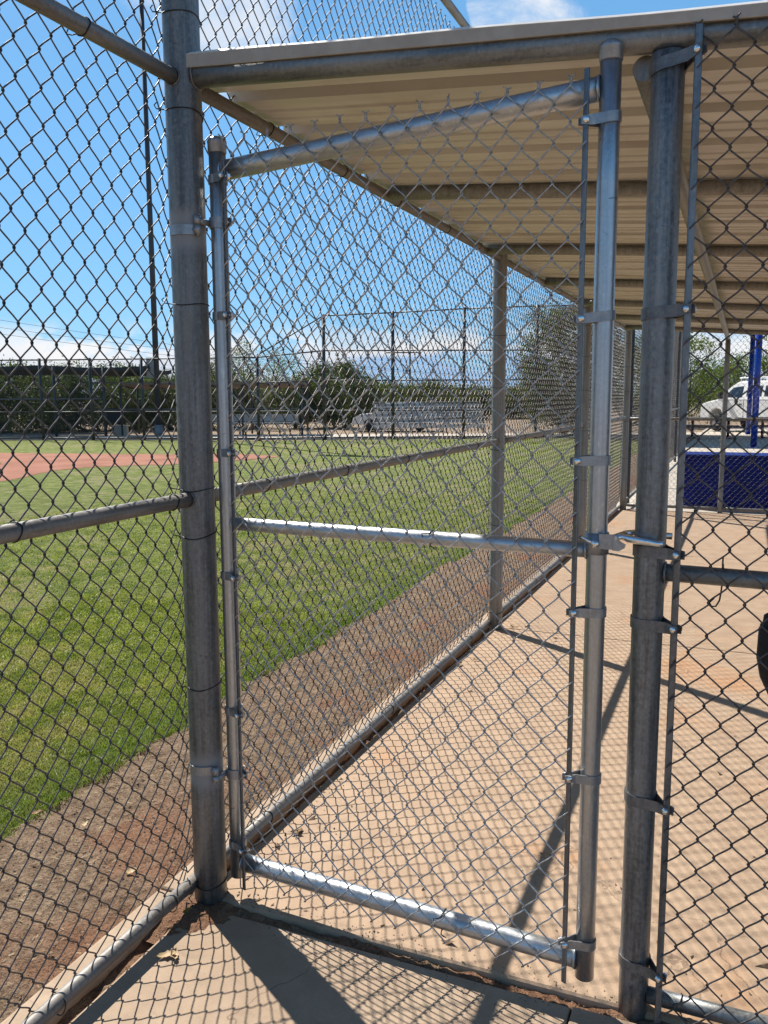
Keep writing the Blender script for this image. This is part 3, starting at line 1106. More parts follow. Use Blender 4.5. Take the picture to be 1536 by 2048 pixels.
# --- tall fence on the left, from the big post towards the viewer
bf = thing('backstop_fence', 'tall chain-link fence running past the big dark corner post on the left', 'fence')
pipe('post', (0, 0, -0.1), (0, 0, 3.62), 0.0508, 'post_steel', bf, 40)
for nm, z in (('bottom_rail', 0.056), ('middle_rail', ZM), ('upper_rail', ZT), ('top_rail', ZTOP)):
    xr = -0.036 if z < 0.2 else 0.0
    pipe(nm, (xr, -0.030, z), (xr, -2.6, z - (0.012 if z < 0.2 else 0)), RAIL, 'rail_steel', bf)
    if z > 0.3 and z < 3:
        weld(bf, (0, -0.0495, z), (0, 1, 0), RAIL + 0.002)
weld(bf, (0.0495, 0.0, 2.447), (1, 0, 0), 0.031)
pipe('line_post', (0, -2.62, -0.1), (0, -2.62, 3.62), 0.0508, 'post_steel', bf, 40)


def bulge_left(u, v):
    return -0.030 * np.exp(-((u) / 0.06) ** 2) - 0.030 * np.exp(-((v - 0.03) / 0.11) ** 2)


SP, PP = 0.0375, 0.083
V, F = fabric((-0.031, 0, 0), (0, -1, 0), (1, 0, 0), -0.02, 44, SP, 0.035, 42, PP, bulge=lambda u, v: bulge_left(u, v), seed=101)
# viewer looks along -x here, so right is +y: flip so that rising-right strands lie in front
V, F = fabric((-0.031, 0, 0), (0, 1, 0), (1, 0, 0), -1.70, 45, SP, 0.035, 42, PP, bulge=bulge_left, seed=101)
obj('chain_link_mesh', np_mesh('chain_link_mesh', V, F), 'old_wire', bf)
for z, tl in ((2.604, .10), (2.348, .22), (1.831, -.05), (1.301, -.12), (1.166, -.25), (0.70, -.2), (0.054, -.2)):
    tie_loop((0, 0, z), (0, 0, 1), 0.0508, bf, (-1, -0.25, 0), tilt=tl)
for y, z in ((-0.392, ZT), (-1.02, ZT), (-0.692, ZM), (-0.119, ZM), (-1.3, ZM), (-0.16, 0.05), (-0.62, 0.046)):
    tie_loop((-0.032 if z < 0.1 else 0, y, z), (0, 1, 0), RAIL, bf, (-1, 0, 0), tilt=0.25)

# --- fence along the front of the dugout
df = thing('dugout_fence', 'long chain-link fence with three round posts between turf and dugout floor', 'fence')
for y, r in ((Y2, 0.0445), (Y3, 0.0445), (Y4, 0.0445)):
    pipe('post', (0, y, -0.1), (0, y, 3.60), r, 'line_post_steel', df, 32)
ends = (0.0, Y2, Y3, Y4)
for a, b in zip(ends[:-1], ends[1:]):
    for nm, z in (('bottom_rail', 0.042), ('middle_rail', ZM), ('upper_rail', ZT), ('top_rail', ZTOP)):
        xr = -0.046 if z < 0.2 else 0.0
        pipe(nm, (xr, a + 0.030, z), (xr, b - 0.030, z), RAIL, 'rail_steel', df, 24)


def bulge_df(u, v):
    w = -0.030 * np.exp(-((u) / 0.06) ** 2) - 0.050 * np.exp(-((v - 0.03) / 0.11) ** 2)
    for y in (Y2, Y3, Y4):
        w = w - 0.026 * np.exp(-((u - y) / 0.055) ** 2)
    return w


nA = 90
V, F = fabric((-0.031, 0, 0), (0, 1, 0), (1, 0, 0), -1.70 + 45 * SP, nA, SP, 0.035, 42, PP, bulge=bulge_df, seed=101, first=45, samples=(0, .06, .2, .5, .8, .94), sides=5)
uB = -1.70 + (45 + nA) * SP
nB = int((Y4 + 0.03 - uB) / SP)
Vb, Fb = fabric((-0.031, 0, 0), (0, 1, 0), (1, 0, 0), uB, nB, SP, 0.035, 42, PP, bulge=bulge_df, seed=101, first=45 + nA, samples=(0, .12, .5, .88), sides=4)
obj('chain_link_mesh', np_mesh('chain_link_mesh', np.concatenate([V, Vb]), np.concatenate([F, Fb + len(V)])), 'old_wire', df)
for y in (Y2, Y3, Y4):
    for z, tl in ((0.12, -.2), (0.72, -.15), (1.22, -.1), (1.62, 0), (1.95, .1), (2.25, .2)):
        tie_loop((0, y, z), (0, 0, 1), 0.0445, df, (-1, -0.25, 0), tilt=tl)
for k, y in enumerate(np.arange(0.42, 9.8, 0.61)):
    if min(abs(y - q_) for q_ in ends) < 0.09:
        continue
    for z in (0.042, ZM, ZT):
        tie_loop((-0.046 if z < 0.1 else 0, float(y) + 0.05 * math.sin(k * 2.1 + z * 3), z), (0, 1, 0), RAIL, df, (-1, 0, 0), tilt=0.25)

# --- fence carrying on along the field past the dugout
lf = thing('outfield_fence', 'chain-link fence continuing along the turf beyond the dugout corner post', 'fence')
for y in (10.46, 13.4, 16.4, 19.4, 22.4):
    pipe('post', (0, y, -0.1), (0, y, 3.3), 0.022 if y < 11 else 0.03, 'far_steel', lf, 14)
for z in (0.1, 1.25, 3.25):
    pipe('rail', (0, Y4 + 0.045, z), (0, 22.4, z), RAIL, 'rail_steel', lf, 12)
V, F = fabric((-0.031, 0, 0), (0, 1, 0), (1, 0, 0), Y4 + 0.05, 330, SP, 0.035, 39, PP, seed=131, samples=(0, .5), sides=3, wob=0.0)
o = obj('chain_link_mesh', np_mesh('chain_link_mesh', V, F), 'old_wire', lf)

# --- fence across the far end of the dugout
ef = thing('end_fence', 'chain-link fence across the far end of the dugout before the blue wall', 'fence')
YE = 10.0
for x_, r in ((1.25, 0.032), (2.5, 0.032)):
    pipe('post', (x_, YE, -0.1), (x_, YE, 2.36 - 0.0773 * x_ + 0.02), r, 'line_post_steel', ef, 20)
for nm, z in (('bottom_rail', 0.06), ('middle_rail', 1.25)):
    pipe(nm, (0.05, YE, z), (1.222, YE, z), RAIL, 'rail_steel', ef, 16)
    pipe(nm, (1.278, YE, z), (2.472, YE, z), RAIL, 'rail_steel', ef, 16)
V, F = fabric((0, YE + 0.036, 0), (1, 0, 0), (0, -1, 0), 0.05, 64, SP, 0.03, 28, PP, seed=141, samples=(0, .1, .5, .9), sides=4, r=0.0014)
obj('chain_link_mesh', np_mesh('chain_link_mesh', V, F), 'old_wire', ef)
for z in (0.3, 0.9, 1.5, 2.0):
    tie_loop((1.25, YE, z), (0, 0, 1), 0.032, ef, (0, 1, 0))

# ================================================================== SIDE FENCE WITH THE LATCH POST
W = 1.298
sf = thing('side_fence', 'dark chain-link fence panel with its own latch post right of the gate', 'fence')
PR = 0.0365
mb = MB()
pts = [Vector((W, 0, z)) for z in np.linspace(-0.1, 2.318, 14)]
mb.tube(pts, PR, 40)
obj('post', mb, 'old_post_steel', sf)
ZR = 1.146
pipe('middle_rail', (W + 0.034, 0.0, ZR), (3.0, 0.0, ZR - 0.02), RAIL, 'roof_pipe_steel', sf)
weld(sf, (W + PR + 0.001, 0, ZR), (1, 0, 0), RAIL + 0.002, 'old_post_steel')
pipe('bottom_rail', (W + 0.034, 0.0, 0.040), (3.0, 0.0, 0.03), RAIL, 'roof_pipe_steel', sf)
BX, BY = W + 0.0655, -0.046
mb = MB()
mb.prism([(BX - 0.0080, BY - 0.0010), (BX - 0.0062, BY - 0.0030), (BX + 0.0062, BY - 0.0030), (BX + 0.0080, BY - 0.0010), (BX + 0.0080, BY + 0.0022), (BX - 0.0080, BY + 0.0022)], 'z', 0.005, 2.352, Matrix.Translation((BX, BY, 0)) @ Matrix.Rotation(0.35, 4, 'Z') @ Matrix.Translation((-BX, -BY, 0)))
obj('tension_bar', mb, 'bar_steel', sf)


def band(parent, c, r, bar, ht=0.023, th=0.0028, mat='band_steel', side=1, tiltz=0.0):
    """strap round a pipe with two ears reaching past the tension bar, pinched by a carriage bolt"""
    c = Vector(c)
    d = Vector((bar[0] - c.x, bar[1] - c.y, 0))
    L = d.length
    d.normalize()
    pz = Vector((-d.y, d.x, 0))
    if pz.y > 0:
        pz = -pz                                     # front side
    m = MB()
    R0 = r + th / 2 + 0.0006
    Lx = L + 0.014
    path = []
    gap = 0.0075
    path.append(c + d * Lx + pz * gap)
    path.append(c + d * (L * 0.75) + pz * (gap + 0.001))
    n = 22
    a0 = math.asin(min(0.95, (gap + 0.003) / R0))
    a1 = a0 + 0.35
    for i in range(n + 1):
        a = a1 + (2 * math.pi - 2 * a1) * i / n
        path.append(c + d * (R0 * math.cos(a)) + pz * (R0 * math.sin(a)))
    path.append(c + d * (L * 0.75) - pz * (gap + 0.001))
    path.append(c + d * Lx - pz * gap)
    k = len(path)
    vs = []
    for i, p in enumerate(path):
        tg = (path[min(i + 1, k - 1)] - path[max(i - 1, 0)]).normalized()
        nn = Vector((tg.y, -tg.x, 0)) * (th / 2)
        dz = tiltz * (p - c).dot(d)
        end = i in (0, k - 1)
        hh = ht / 2 * (0.72 if end else 1.0)
        for sx, sz in ((1, -1), (-1, -1), (-1, 1), (1, 1)):
            vs.append(p + nn * sx + Vector((0, 0, sz * hh + dz)))
    fs = []
    for i in range(k - 1):
        for j in range(4):
            j2 = (j + 1) % 4
            fs.append((i * 4 + j, i * 4 + j2, (i + 1) * 4 + j2, (i + 1) * 4 + j))
    fs += [(0, 1, 2, 3), tuple((k - 1) * 4 + j for j in (3, 2, 1, 0))]
    m.add(vs, fs)
    o = obj('tension_band', m, mat, parent)
    bm_ = MB()
    bc = c + d * (L + 0.002) + Vector((0, 0, tiltz * L))
    q0 = bc + pz * (gap + th / 2)
    prof = [(0.0092, 0), (0.0088, .0022), (0.0072, .0042), (0.0045, .0056), (0.0012, .0062)]
    vs, fs = [], []
    nn = 18
    ux = d
    uz = Vector((0, 0, 1))
    for rr_, hh in prof:
        for q_ in range(nn):
            a = 2 * math.pi * q_ / nn
            vs.append(q0 + pz * hh + (ux * math.cos(a) + uz * math.sin(a)) * rr_)
    for i in range(len(prof) - 1):
        for q_ in range(nn):
            fs.append((i * nn + q_, i * nn + (q_ + 1) % nn, (i + 1) * nn + (q_ + 1) % nn, (i + 1) * nn + q_))
    fs.append(tuple((len(prof) - 1) * nn + q_ for q_ in range(nn)))
    bm_.add(vs, fs, True)
    bm_.tube([q0, bc - pz * 0.022], 0.004, 10)
    bm_.tube([bc - pz * (gap + 0.002), bc - pz * (gap + 0.009)], 0.0085, 6, smooth=False)
    obj('bolt', bm_, 'bolt_steel', o)
    return o


for z, tz in ((2.286, .18), (1.752, .05), (1.198, 0.0), (1.021, 0.0), (0.574, -.05), (0.132, -.05)):
    band(sf, (W, 0, z), PR, (BX, BY), 0.027, 0.003, 'old_band_steel', tiltz=tz)
SX0 = BX - 0.003
V, F = fabric((0, BY, 0), (1, 0, 0), (0, -1, 0), SX0, 32, SP * 1.01, 0.012, 28, 0.0832, r=0.0021, h=0.0040, seed=151, sides=6, barbs=True)
obj('chain_link_mesh', np_mesh('chain_link_mesh', V, F), 'old_wire', sf)
# a loose tie hook over the middle rail
mb = MB()
hx = 1.462
mb.tube([(hx, -0.030, ZR + 0.052), (hx, -0.027, ZR + 0.024), (hx + .001, 0.004, ZR + 0.027), (hx + .001, 0.026, ZR + 0.004), (hx, 0.020, ZR - 0.022), (hx - 0.001, -0.012, ZR - 0.034),
         (hx - 0.003, -0.034, ZR - 0.050), (hx - 0.010, -0.044, ZR - 0.062), (hx - 0.019, -0.050, ZR - 0.062), (hx - 0.024, -0.054, ZR - 0.052), (hx - 0.014, -0.056, ZR - 0.040)], 0.0019, 8)
obj('wire_tie', mb, 'tie_wire', sf)
for x_ in (1.75, 2.2):
    tie_loop((x_, 0, ZR), (1, 0, 0), RAIL, sf, (0, -1, 0))
tie_loop((1.415, 0, 0.039), (1, 0, 0), RAIL, sf, (0, -1, 0))
pipe('line_post', (3.0, 0, -0.1), (3.0, 0, 2.2), PR, 'old_post_steel', sf, 24)

# ================================================================== GATE
GA = -0.0549
gate = thing('gate', 'bright galvanised chain-link gate standing almost shut between the two posts', 'gate', (0.0843, 0.0329, 0), GA)
GL, GR = 0.0, 1.0942
GRAD = 0.02415
pipe('hinge_stile', (GL, 0, 0.066), (GL, 0, 2.268), GRAD, 'gate_steel', gate, 36)
pipe('latch_stile', (GR, 0, 0.066), (GR, 0, 2.330), GRAD, 'gate_steel', gate, 36)
pipe('top_rail', (GL + 0.020, 0, 2.200), (GR - 0.020, 0, 2.256), 0.0275, 'gate_rail_steel', gate, 36)
pipe('middle_rail', (GL + 0.020, 0, 1.193), (GR - 0.020, 0, 1.193), 0.0195, 'gate_rail_steel', gate, 32)
pipe('bottom_rail', (GL + 0.020, 0, 0.1127), (GR - 0.020, 0, 0.1127), 0.0270, 'gate_rail_steel', gate, 36)
for x_, s in ((GL, 1), (GR, -1)):
    for z, r in ((2.200 if s == 1 else 2.256, 0.0285), (1.193, 0.021), (0.1127, 0.028)):
        weld(gate, (x_ + s * GRAD * 0.985, 0, z), (1, 0, 0), r - 0.0015, 'gate_steel')
for x_, z in ((GL, 2.250), (GR, 2.312)):
    mb = MB()
    rr_ = GRAD
    mb.lathe((x_, 0, z), [(rr_ + .0006, -0.002), (rr_ + .0022, 0), (rr_ + .0022, 0.024), (rr_ + .0034, 0.026), (rr_ + .0030, 0.031), (rr_ - .001, 0.037), (rr_ - .008, 0.042), (rr_ - .016, 0.0445), (0.002, 0.0452)], 32)
    obj('post_cap', mb, 'band_steel', gate)
bars = ((GL + 0.0455, -0.036), (GR - 0.0455, -0.036))
for bx, by in bars:
    lo, hi = (0.048, 2.225) if bx < 0.5 else (0.058, 2.292)
    mb = MB()
    mb.prism([(bx - 0.0072, by - 0.0008), (bx - 0.0056, by - 0.0024), (bx + 0.0056, by - 0.0024), (bx + 0.0072, by - 0.0008), (bx + 0.0072, by + 0.0020), (bx - 0.0072, by + 0.0020)], 'z', lo, hi, Matrix.Translation((bx, by, 0)) @ Matrix.Rotation(-0.45, 4, 'Z') @ Matrix.Translation((-bx, -by, 0)))
    obj('tension_bar', mb, 'bar_steel', gate)
for z in (2.176, 1.798, 1.405, 1.037, 0.614, 0.177):
    band(gate, (GL, 0, z), GRAD, bars[0])
for z, tz in ((2.188, .12), (1.749, .1), (1.413, .02), (1.042, 0), (0.614, -.06), (0.164, -.06)):
    band(gate, (GR, 0, z), GRAD, bars[1], tiltz=-abs(tz) * (1 if tz > 0 else -1))
nG = 27
gs = (bars[1][0] - bars[0][0] + 0.004) / nG
V, F = fabric((0, -0.0365, 0), (1, 0, 0), (0, -1, 0), bars[0][0] - 0.002, nG, gs, 0.066, 26, 0.0846, r=0.0020, h=0.0042, seed=161, sides=6, barbs=True, wob=0.0012)
obj('chain_link_mesh', np_mesh('chain_link_mesh', V, F), 'new_wire', gate)
# ties on gate rails
tie_loop((0.66, 0, 1.193), (1, 0, 0), 0.0195, gate, (0, -1, 0))
tie_loop((0.70, 0, 0.1127), (1, 0, 0), 0.0270, gate, (0, -1, 0))
# hinges: collar on the stile, knuckles and pin, leaf welded on the post (given in gate space)
Mi = Matrix.Translation((0.0843, 0.0329, 0)) @ Matrix.Rotation(GA, 4, 'Z')
Mi = Mi.inverted()


def w2g(p):
    return Mi @ Vector(p)


for zc, zp, tail in ((2.057, 2.033, 0.052), (0.410, 0.434, 0.05)):
    hg = band(gate, (GL, 0, zc), GRAD, (GL + 0.034, -0.012), 0.030, 0.0035, 'band_steel')
    hg.name = 'hinge_collar'
    m = MB()
    pc = w2g((0.0560, -0.032, zp))
    up = 1 if zc > zp else -1
    m.tube([pc + Vector((0, 0, -0.013)), pc + Vector((0, 0, 0.013))], 0.0092, 18)
    m.tube([pc + Vector((0, 0, up * 0.0145)), pc + Vector((0, 0, up * 0.038))], 0.0096, 18)
    m.tube([pc + Vector((0, 0, -0.018)), pc + Vector((0, 0, 0.042 * up))], 0.0055, 12)
    # arm from collar to knuckle
    m.tube([pc + Vector((0, 0, up * 0.024)), Vector((GL - 0.022, -0.012, zc))], 0.009, 10)
    obj('hinge_knuckle', m, 'band_steel', gate)
    # strap curved on the big post
    m = MB()
    R0 = 0.0508 + 0.0004
    vs, fs = [], []
    na = 14
    for i in range(na + 1):
        a = R(-118) + (R(-36) - R(-118)) * i / na
        for rr_, z_ in ((R0, -0.0135), (R0 + 0.005, -0.0135), (R0 + 0.005, 0.0135), (R0, 0.0135)):
            vs.append(w2g((rr_ * math.cos(a), rr_ * math.sin(a), zp + z_ * (1 - 0.0))))
    for i in range(na):
        for j in range(4):
            fs.append((i * 4 + j, i * 4 + (j + 1) % 4, (i + 1) * 4 + (j + 1) % 4, (i + 1) * 4 + j))
    fs += [(0, 1, 2, 3), tuple(na * 4 + j for j in (3, 2, 1, 0))]
    m.add(vs, fs)
    m.tube([w2g((0.0515 * math.cos(R(-38)), 0.0515 * math.sin(R(-38)), zp)), pc], 0.007, 8)
    obj('hinge_leaf', m, 'band_steel', gate)
# fork latch
lt = MB()
ZL = 1.222
lt.lathe((GR, 0, ZL - 0.006), [(GRAD + .0006, -0.030), (GRAD + .0042, -0.030), (GRAD + .0042, 0.022), (GRAD + .0006, 0.022)], 30)
lt.box((GR + 0.012, -0.037, ZL - 0.018), (GR + 0.046, -0.032, ZL + 0.018))
lt.prism([(GR + 0.044, ZL - 0.020), (GR + 0.060, ZL - 0.020), (GR + 0.072, ZL - 0.012), (GR + 0.074, ZL - 0.004), (GR + 0.060, ZL + 0.004), (GR + 0.056, ZL + 0.014), (GR + 0.044, ZL + 0.018)], 'y', -0.037, -0.032)
latch = obj('latch', lt, 'band_steel', gate)
m = MB()
m.lathe((GR + 0.004, -0.034, ZL - 0.006), [(0.004, 0), (0.0085, 0.002), (0.0105, 0.007), (0.0085, 0.012), (0.003, 0.0145)], 18, axis='y')
m.tube([(GR + 0.004, -0.036, ZL - 0.006), (GR - 0.010, -0.040, ZL + 0.000), (GR - 0.034, -0.036, ZL + 0.010)], 0.0042, 10)
obj('bolt', m, 'bolt_steel', latch)
m = MB()
fy = -0.036 - PR - 0.010
y0 = -0.035
p_ = [(GR + 0.052, y0, ZL + 0.010), (GR + 0.064, y0 - 0.008, ZL + 0.012), (GR + 0.080, w2g((0, -0.053, 0)).y + 0.065, ZL + 0.012)]
fa = w2g((W - 0.062, -0.036, ZL + 0.010)); fb = w2g((W - 0.045, -0.0505, ZL + 0.008)); fc = w2g((W - 0.01, -0.0545, ZL + 0.005)); fd = w2g((W + 0.022, -0.0535, ZL + 0.001)); fe = w2g((W + 0.034, -0.0520, ZL + 0.0))
m.tube([(GR + 0.046, y0, ZL + 0.010), fa, fb, fc, fd, fe], [0.0075, 0.0085, 0.0095, 0.0092, 0.0085, 0.008], 16)
ga_ = w2g((W - 0.060, 0.030, ZL + 0.008)); gb_ = w2g((W - 0.044, 0.046, ZL + 0.008)); gc_ = w2g((W, 0.0505, ZL + 0.006)); gd_ = w2g((W + 0.046, 0.0495, ZL + 0.004))
m.tube([(GR + 0.046, y0 + 0.004, ZL + 0.010), ga_, gb_, gc_, gd_], 0.0082, 14)
obj('latch_fork', m, 'latch_steel', latch)

# ================================================================== DUGOUT ROOF
rf = thing('dugout_roof', 'low beige corrugated metal roof on steel pipes over the dugout', 'roof')
SL = -0.0773
X0, X1 = -0.045, 2.75
ZROOF = 2.4785                                       # underside of the pans at x = 0


def roof_panel_mesh(y0, n_ribs, per=0.345):
    prof = []
    for k in range(n_ribs):
        b = y0 + k * per
        prof += [(b, 0), (b + 0.070, 0), (b + 0.073, 0.009), (b + 0.093, 0.009), (b + 0.096, 0), (b + 0.150, 0), (b + 0.153, 0.009), (b + 0.173, 0.009), (b + 0.176, 0),
                 (b + 0.238, 0), (b + 0.244, 0.055), (b + 0.320, 0.055), (b + 0.326, 0)]
    prof.append((y0 + n_ribs * per - 0.002, 0))
    nxs = 8
    th = 0.0012
    vs, fs = [], []
    k = len(prof)
    for i in range(nxs + 1):
        x_ = X0 + (X1 - X0) * i / nxs
        for y_, z_ in prof:
            vs.append((x_, y_, ZROOF + SL * x_ + z_ + 0.0012 * math.sin(3 * x_ + 7 * y_)))
        for y_, z_ in prof:
            vs.append((x_, y_, ZROOF + SL * x_ + z_ + th + 0.0012 * math.sin(3 * x_ + 7 * y_)))
    for i in range(nxs):
        for j in range(k - 1):
            a = i * 2 * k + j
            fs.append((a, a + 1, a + 2 * k + 1, a + 2 * k))
            b = a + k
            fs.append((b, b + 2 * k, b + 2 * k + 1, b + 1))
    for j in range(k - 1):
        fs.append((j, j + k, j + k + 1, j + 1))
        a = nxs * 2 * k + j
        fs.append((a, a + 1, a + k + 1, a + k))
    m = MB()
    m.add(vs, fs)
    return m


yp = -0.022
first_mesh = None
for i in range(10):
    if first_mesh is None:
        o = obj('roof_panel', roof_panel_mesh(yp, 3), 'roof_sheet', rf)
        first_mesh = o.data
    else:
        o = obj('roof_panel', first_mesh, None, rf)
        o.location = (0, 1.035 * i, 0)
# edge trim: sloping lip and hanging face
xs_ = np.linspace(-0.030, X1, 40)
cs = [(-0.0235, -0.0120), (-0.0350, -0.0135), (-0.0362, -0.0120), (-0.0362, 0.0160), (-0.0348, 0.0160), (-0.0348, -0.0116), (-0.0235, -0.0108)]
vs, fs = [], []
for i, x_ in enumerate(xs_):
    wv = 0.0022 * math.sin(9 * x_) + 0.003 * math.sin(3.1 * x_ + 1) - (0.010 * max(0, (x_ - 1.15)))
    for (y_, z_) in cs:
        vs.append((float(x_), y_ + 0.6 * wv, ZROOF + SL * float(x_) + z_ + (wv if z_ > 0.005 else 0)))
k = len(cs)
for i in range(len(xs_) - 1):
    for j in range(k):
        fs.append((i * k + j, i * k + (j + 1) % k, (i + 1) * k + (j + 1) % k, (i + 1) * k + j))
fs += [tuple(range(k)), tuple((len(xs_) - 1) * k + j for j in reversed(range(k)))]
mb = MB()
mb.add(vs, fs)
obj('edge_trim', mb, 'roof_trim', rf)
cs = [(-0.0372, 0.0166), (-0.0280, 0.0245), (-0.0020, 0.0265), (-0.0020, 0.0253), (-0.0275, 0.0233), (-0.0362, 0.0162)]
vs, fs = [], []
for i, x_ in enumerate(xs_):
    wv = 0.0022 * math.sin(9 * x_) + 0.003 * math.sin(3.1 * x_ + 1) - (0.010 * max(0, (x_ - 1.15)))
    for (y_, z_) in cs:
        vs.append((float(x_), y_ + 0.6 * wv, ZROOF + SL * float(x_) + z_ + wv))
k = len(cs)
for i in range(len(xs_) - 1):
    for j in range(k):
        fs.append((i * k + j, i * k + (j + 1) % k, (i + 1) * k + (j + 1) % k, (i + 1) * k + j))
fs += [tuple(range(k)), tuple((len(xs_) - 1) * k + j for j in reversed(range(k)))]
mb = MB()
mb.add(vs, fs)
obj('trim_lip', mb, 'trim_sunlit_tone', rf)  # same trim as the hanging face, its colour whitened to look sunlit
pipe('front_beam', (0.045, 0, 2.4515 + SL * 0.045), (2.72, 0, 2.4515 + SL * 2.72), 0.030, 'roof_pipe_steel', rf, 32)
for y_ in (1.47, 3.02, 4.62, 6.22, 7.82, 9.42):
    pipe('rafter', (0.02, y_, 2.447 + SL * 0.02), (2.72, y_, 2.447 + SL * 2.72), 0.029, 'line_post_steel', rf, 20)
pipe('centre_beam', (1.245, 0.030, 2.3055), (1.245, 10.0, 2.3055), 0.028, 'line_post_steel', rf, 24)
for y_ in (0.6, 3.4, 6.6, 9.6):
    pipe('back_post', (2.66, y_, -0.1), (2.66, y_, 2.25), 0.035, 'line_post_steel', rf, 20)

# ================================================================== THINGS NEAR THE DUGOUT
bag = thing('black_bag', 'black bag hanging behind the mesh from the middle rail at the right edge', 'bag', (1.704, 0.075, 1.012))
bmm = bmesh.new()
bmesh.ops.create_uvsphere(bmm, u_segments=32, v_segments=24, radius=1.0)
for v in bmm.verts:
    z = v.co.z
    taper = 1.0 - 0.30 * max(0, -z) ** 1.2
    sx = np.sign(v.co.x) * abs(v.co.x) ** 0.8
    fold = 1 + 0.05 * math.sin(9 * z + 3 * v.co.x) + 0.04 * math.sin(17 * v.co.x)
    v.co = Vector((sx * 0.152 * taper * fold, v.co.y * 0.045 * fold, (np.sign(z) * abs(z) ** 0.75) * (0.068 if z > 0 else 0.33)))
me = bpy.data.meshes.new('bag_body')
bmm.to_mesh(me)
bmm.free()
for p_ in me.polygons:
    p_.use_smooth = True
obj('bag_body', me, 'black_cloth', bag)
mb = MB()
mb.tube([(-0.06, 0, 0.055), (-0.05, -0.05, 0.125), (-0.045, -0.080, 0.182), (-0.03, -0.048, 0.150), (0.0, 0.0, 0.060)], 0.006, 8)
obj('bag_strap', mb, 'black_strap', bag)
mb = MB()
mb.tube([(-0.150, -0.014, 0.006), (-0.10, -0.036, 0.002), (0, -0.047, 0.0), (0.1, -0.036, 0.002), (0.150, -0.014, 0.006)], 0.0022, 6)
obj('bag_seam', mb, 'black_strap', bag)


def leaf_mesh(L, Wd, curl, seed, lobes=0):
    r = random.Random(seed)
    n = 9
    vs, fs = [], []
    for i in range(n):
        t_ = i / (n - 1)
        w_ = Wd * math.sin(math.pi * min(1, t_ * 0.94 + 0.04)) ** 0.75
        if lobes:
            w_ *= 0.55 + 0.6 * abs(math.sin(t_ * math.pi * lobes))
        z_ = curl * L * (t_ - 0.5) ** 2 * 2 + 0.003 * r.random()
        x_ = (t_ - 0.5) * L
        bend = 0.15 * L * math.sin(t_ * 2.4 + r.random() * 0.3)
        vs += [(x_, bend - w_ / 2, z_ + curl * w_ * 0.55 + 0.003 * r.random()), (x_, bend, z_ + 0.0005), (x_, bend + w_ / 2, z_ + curl * w_ * 0.55 + 0.003 * r.random())]
    for i in range(n - 1):
        a = i * 3
        fs += [(a, a + 1, a + 4, a + 3), (a + 1, a + 2, a + 5, a + 4)]
    b = len(vs)
    vs += [(v_[0], v_[1], v_[2] + 0.0006) for v_ in vs]
    fs += [tuple(b + i for i in reversed(f)) for f in fs]
    m = MB()
    m.add(vs, fs, True)
    m.tube([(-L / 2, 0.0, curl * L * .5), (-L * 0.75, 0.004, curl * L * .5 + 0.004)], 0.0007, 5)
    return m


for (x_, y_, z_, rz, L, wd, curl, mat, label, lob) in (
        (0.056, -0.300, -0.010, 0.5, 0.075, 0.034, 0.35, 'pale_dry_leaf', 'pale crumpled leaf on the walkway below the bottom rail', 3),
        (0.078, -0.285, -0.009, 2.1, 0.06, 0.028, 0.4, 'pale_dry_leaf', 'smaller pale leaf touching the crumpled one on the walkway', 3),
        (-0.003, -0.120, 0.008, 1.1, 0.042, 0.022, 0.25, 'yellow_leaf', 'yellowish leaf on the dirt heap beside the big corner post', 0),
        (0.075, 0.425, 0.002, 0.4, 0.055, 0.03, 0.6, 'dry_leaf', 'curled brown leaf on the slab just behind the gate hinge side', 2),
        (0.030, 2.50, 0.002, 1.6, 0.06, 0.032, 0.5, 'dry_leaf', 'brown leaf lying in the rail shade before the second post', 2),
        (0.085, 2.62, 0.002, 0.2, 0.05, 0.03, 0.5, 'dry_leaf', 'flat brown leaf on sunlit slab beside the rail shade', 2),
        (0.10, 3.43, 0.002, 2.6, 0.05, 0.026, 0.6, 'dry_leaf', 'dark brown leaf on the slab at the second post base', 2),
        (-0.93, 0.20, -0.012, 0.7, 0.055, 0.035, 0.4, 'dry_leaf', 'orange-brown leaf at the grass edge left of the dirt strip', 2),
        (-0.70, 0.21, -0.014, 2.0, 0.05, 0.03, 0.4, 'pale_dry_leaf', 'bleached leaf on the dirt strip near the grass edge', 2),
        (-0.33, 0.02, -0.018, 1.0, 0.055, 0.04, 0.5, 'pale_dry_leaf', 'bleached leaf on the dirt strip close to the corner post', 3),
        (-0.28, 1.55, -0.012, 0.9, 0.05, 0.03, 0.5, 'dry_leaf', 'brown leaf at the slab edge seen through the gate mesh', 2),
        (-0.45, 1.9, -0.014, 2.2, 0.05, 0.03, 0.5, 'pale_dry_leaf', 'bleached leaf on reddish dirt seen through the gate mesh', 3)):
    o = obj('dry_leaf', leaf_mesh(L, wd, curl, int(L * 1e4 + x_ * 99), lob), mat)
    o.location = (x_, y_, z_)
    o.scale = (0.72, 0.72, 0.72)
    o.rotation_euler = (0.1, -0.1, rz)
    tag(o, label, 'leaf', 'fallen leaves')

# low blue wall behind the end fence
bw = thing('blue_wall', 'low wide deep blue painted wall behind the end fence', 'wall', (0.70, 10.58, 0))
mb = MB()
mb.box((0, 0, 0.0), (3.2, 0.66, 0.70))
obj('wall_body', mb, 'blue_paint', bw)
mb = MB()
mb.box((-0.015, -0.015, 0.702), (3.215, 0.675, 0.74))
obj('wall_cap', mb, 'blue_paint', bw)

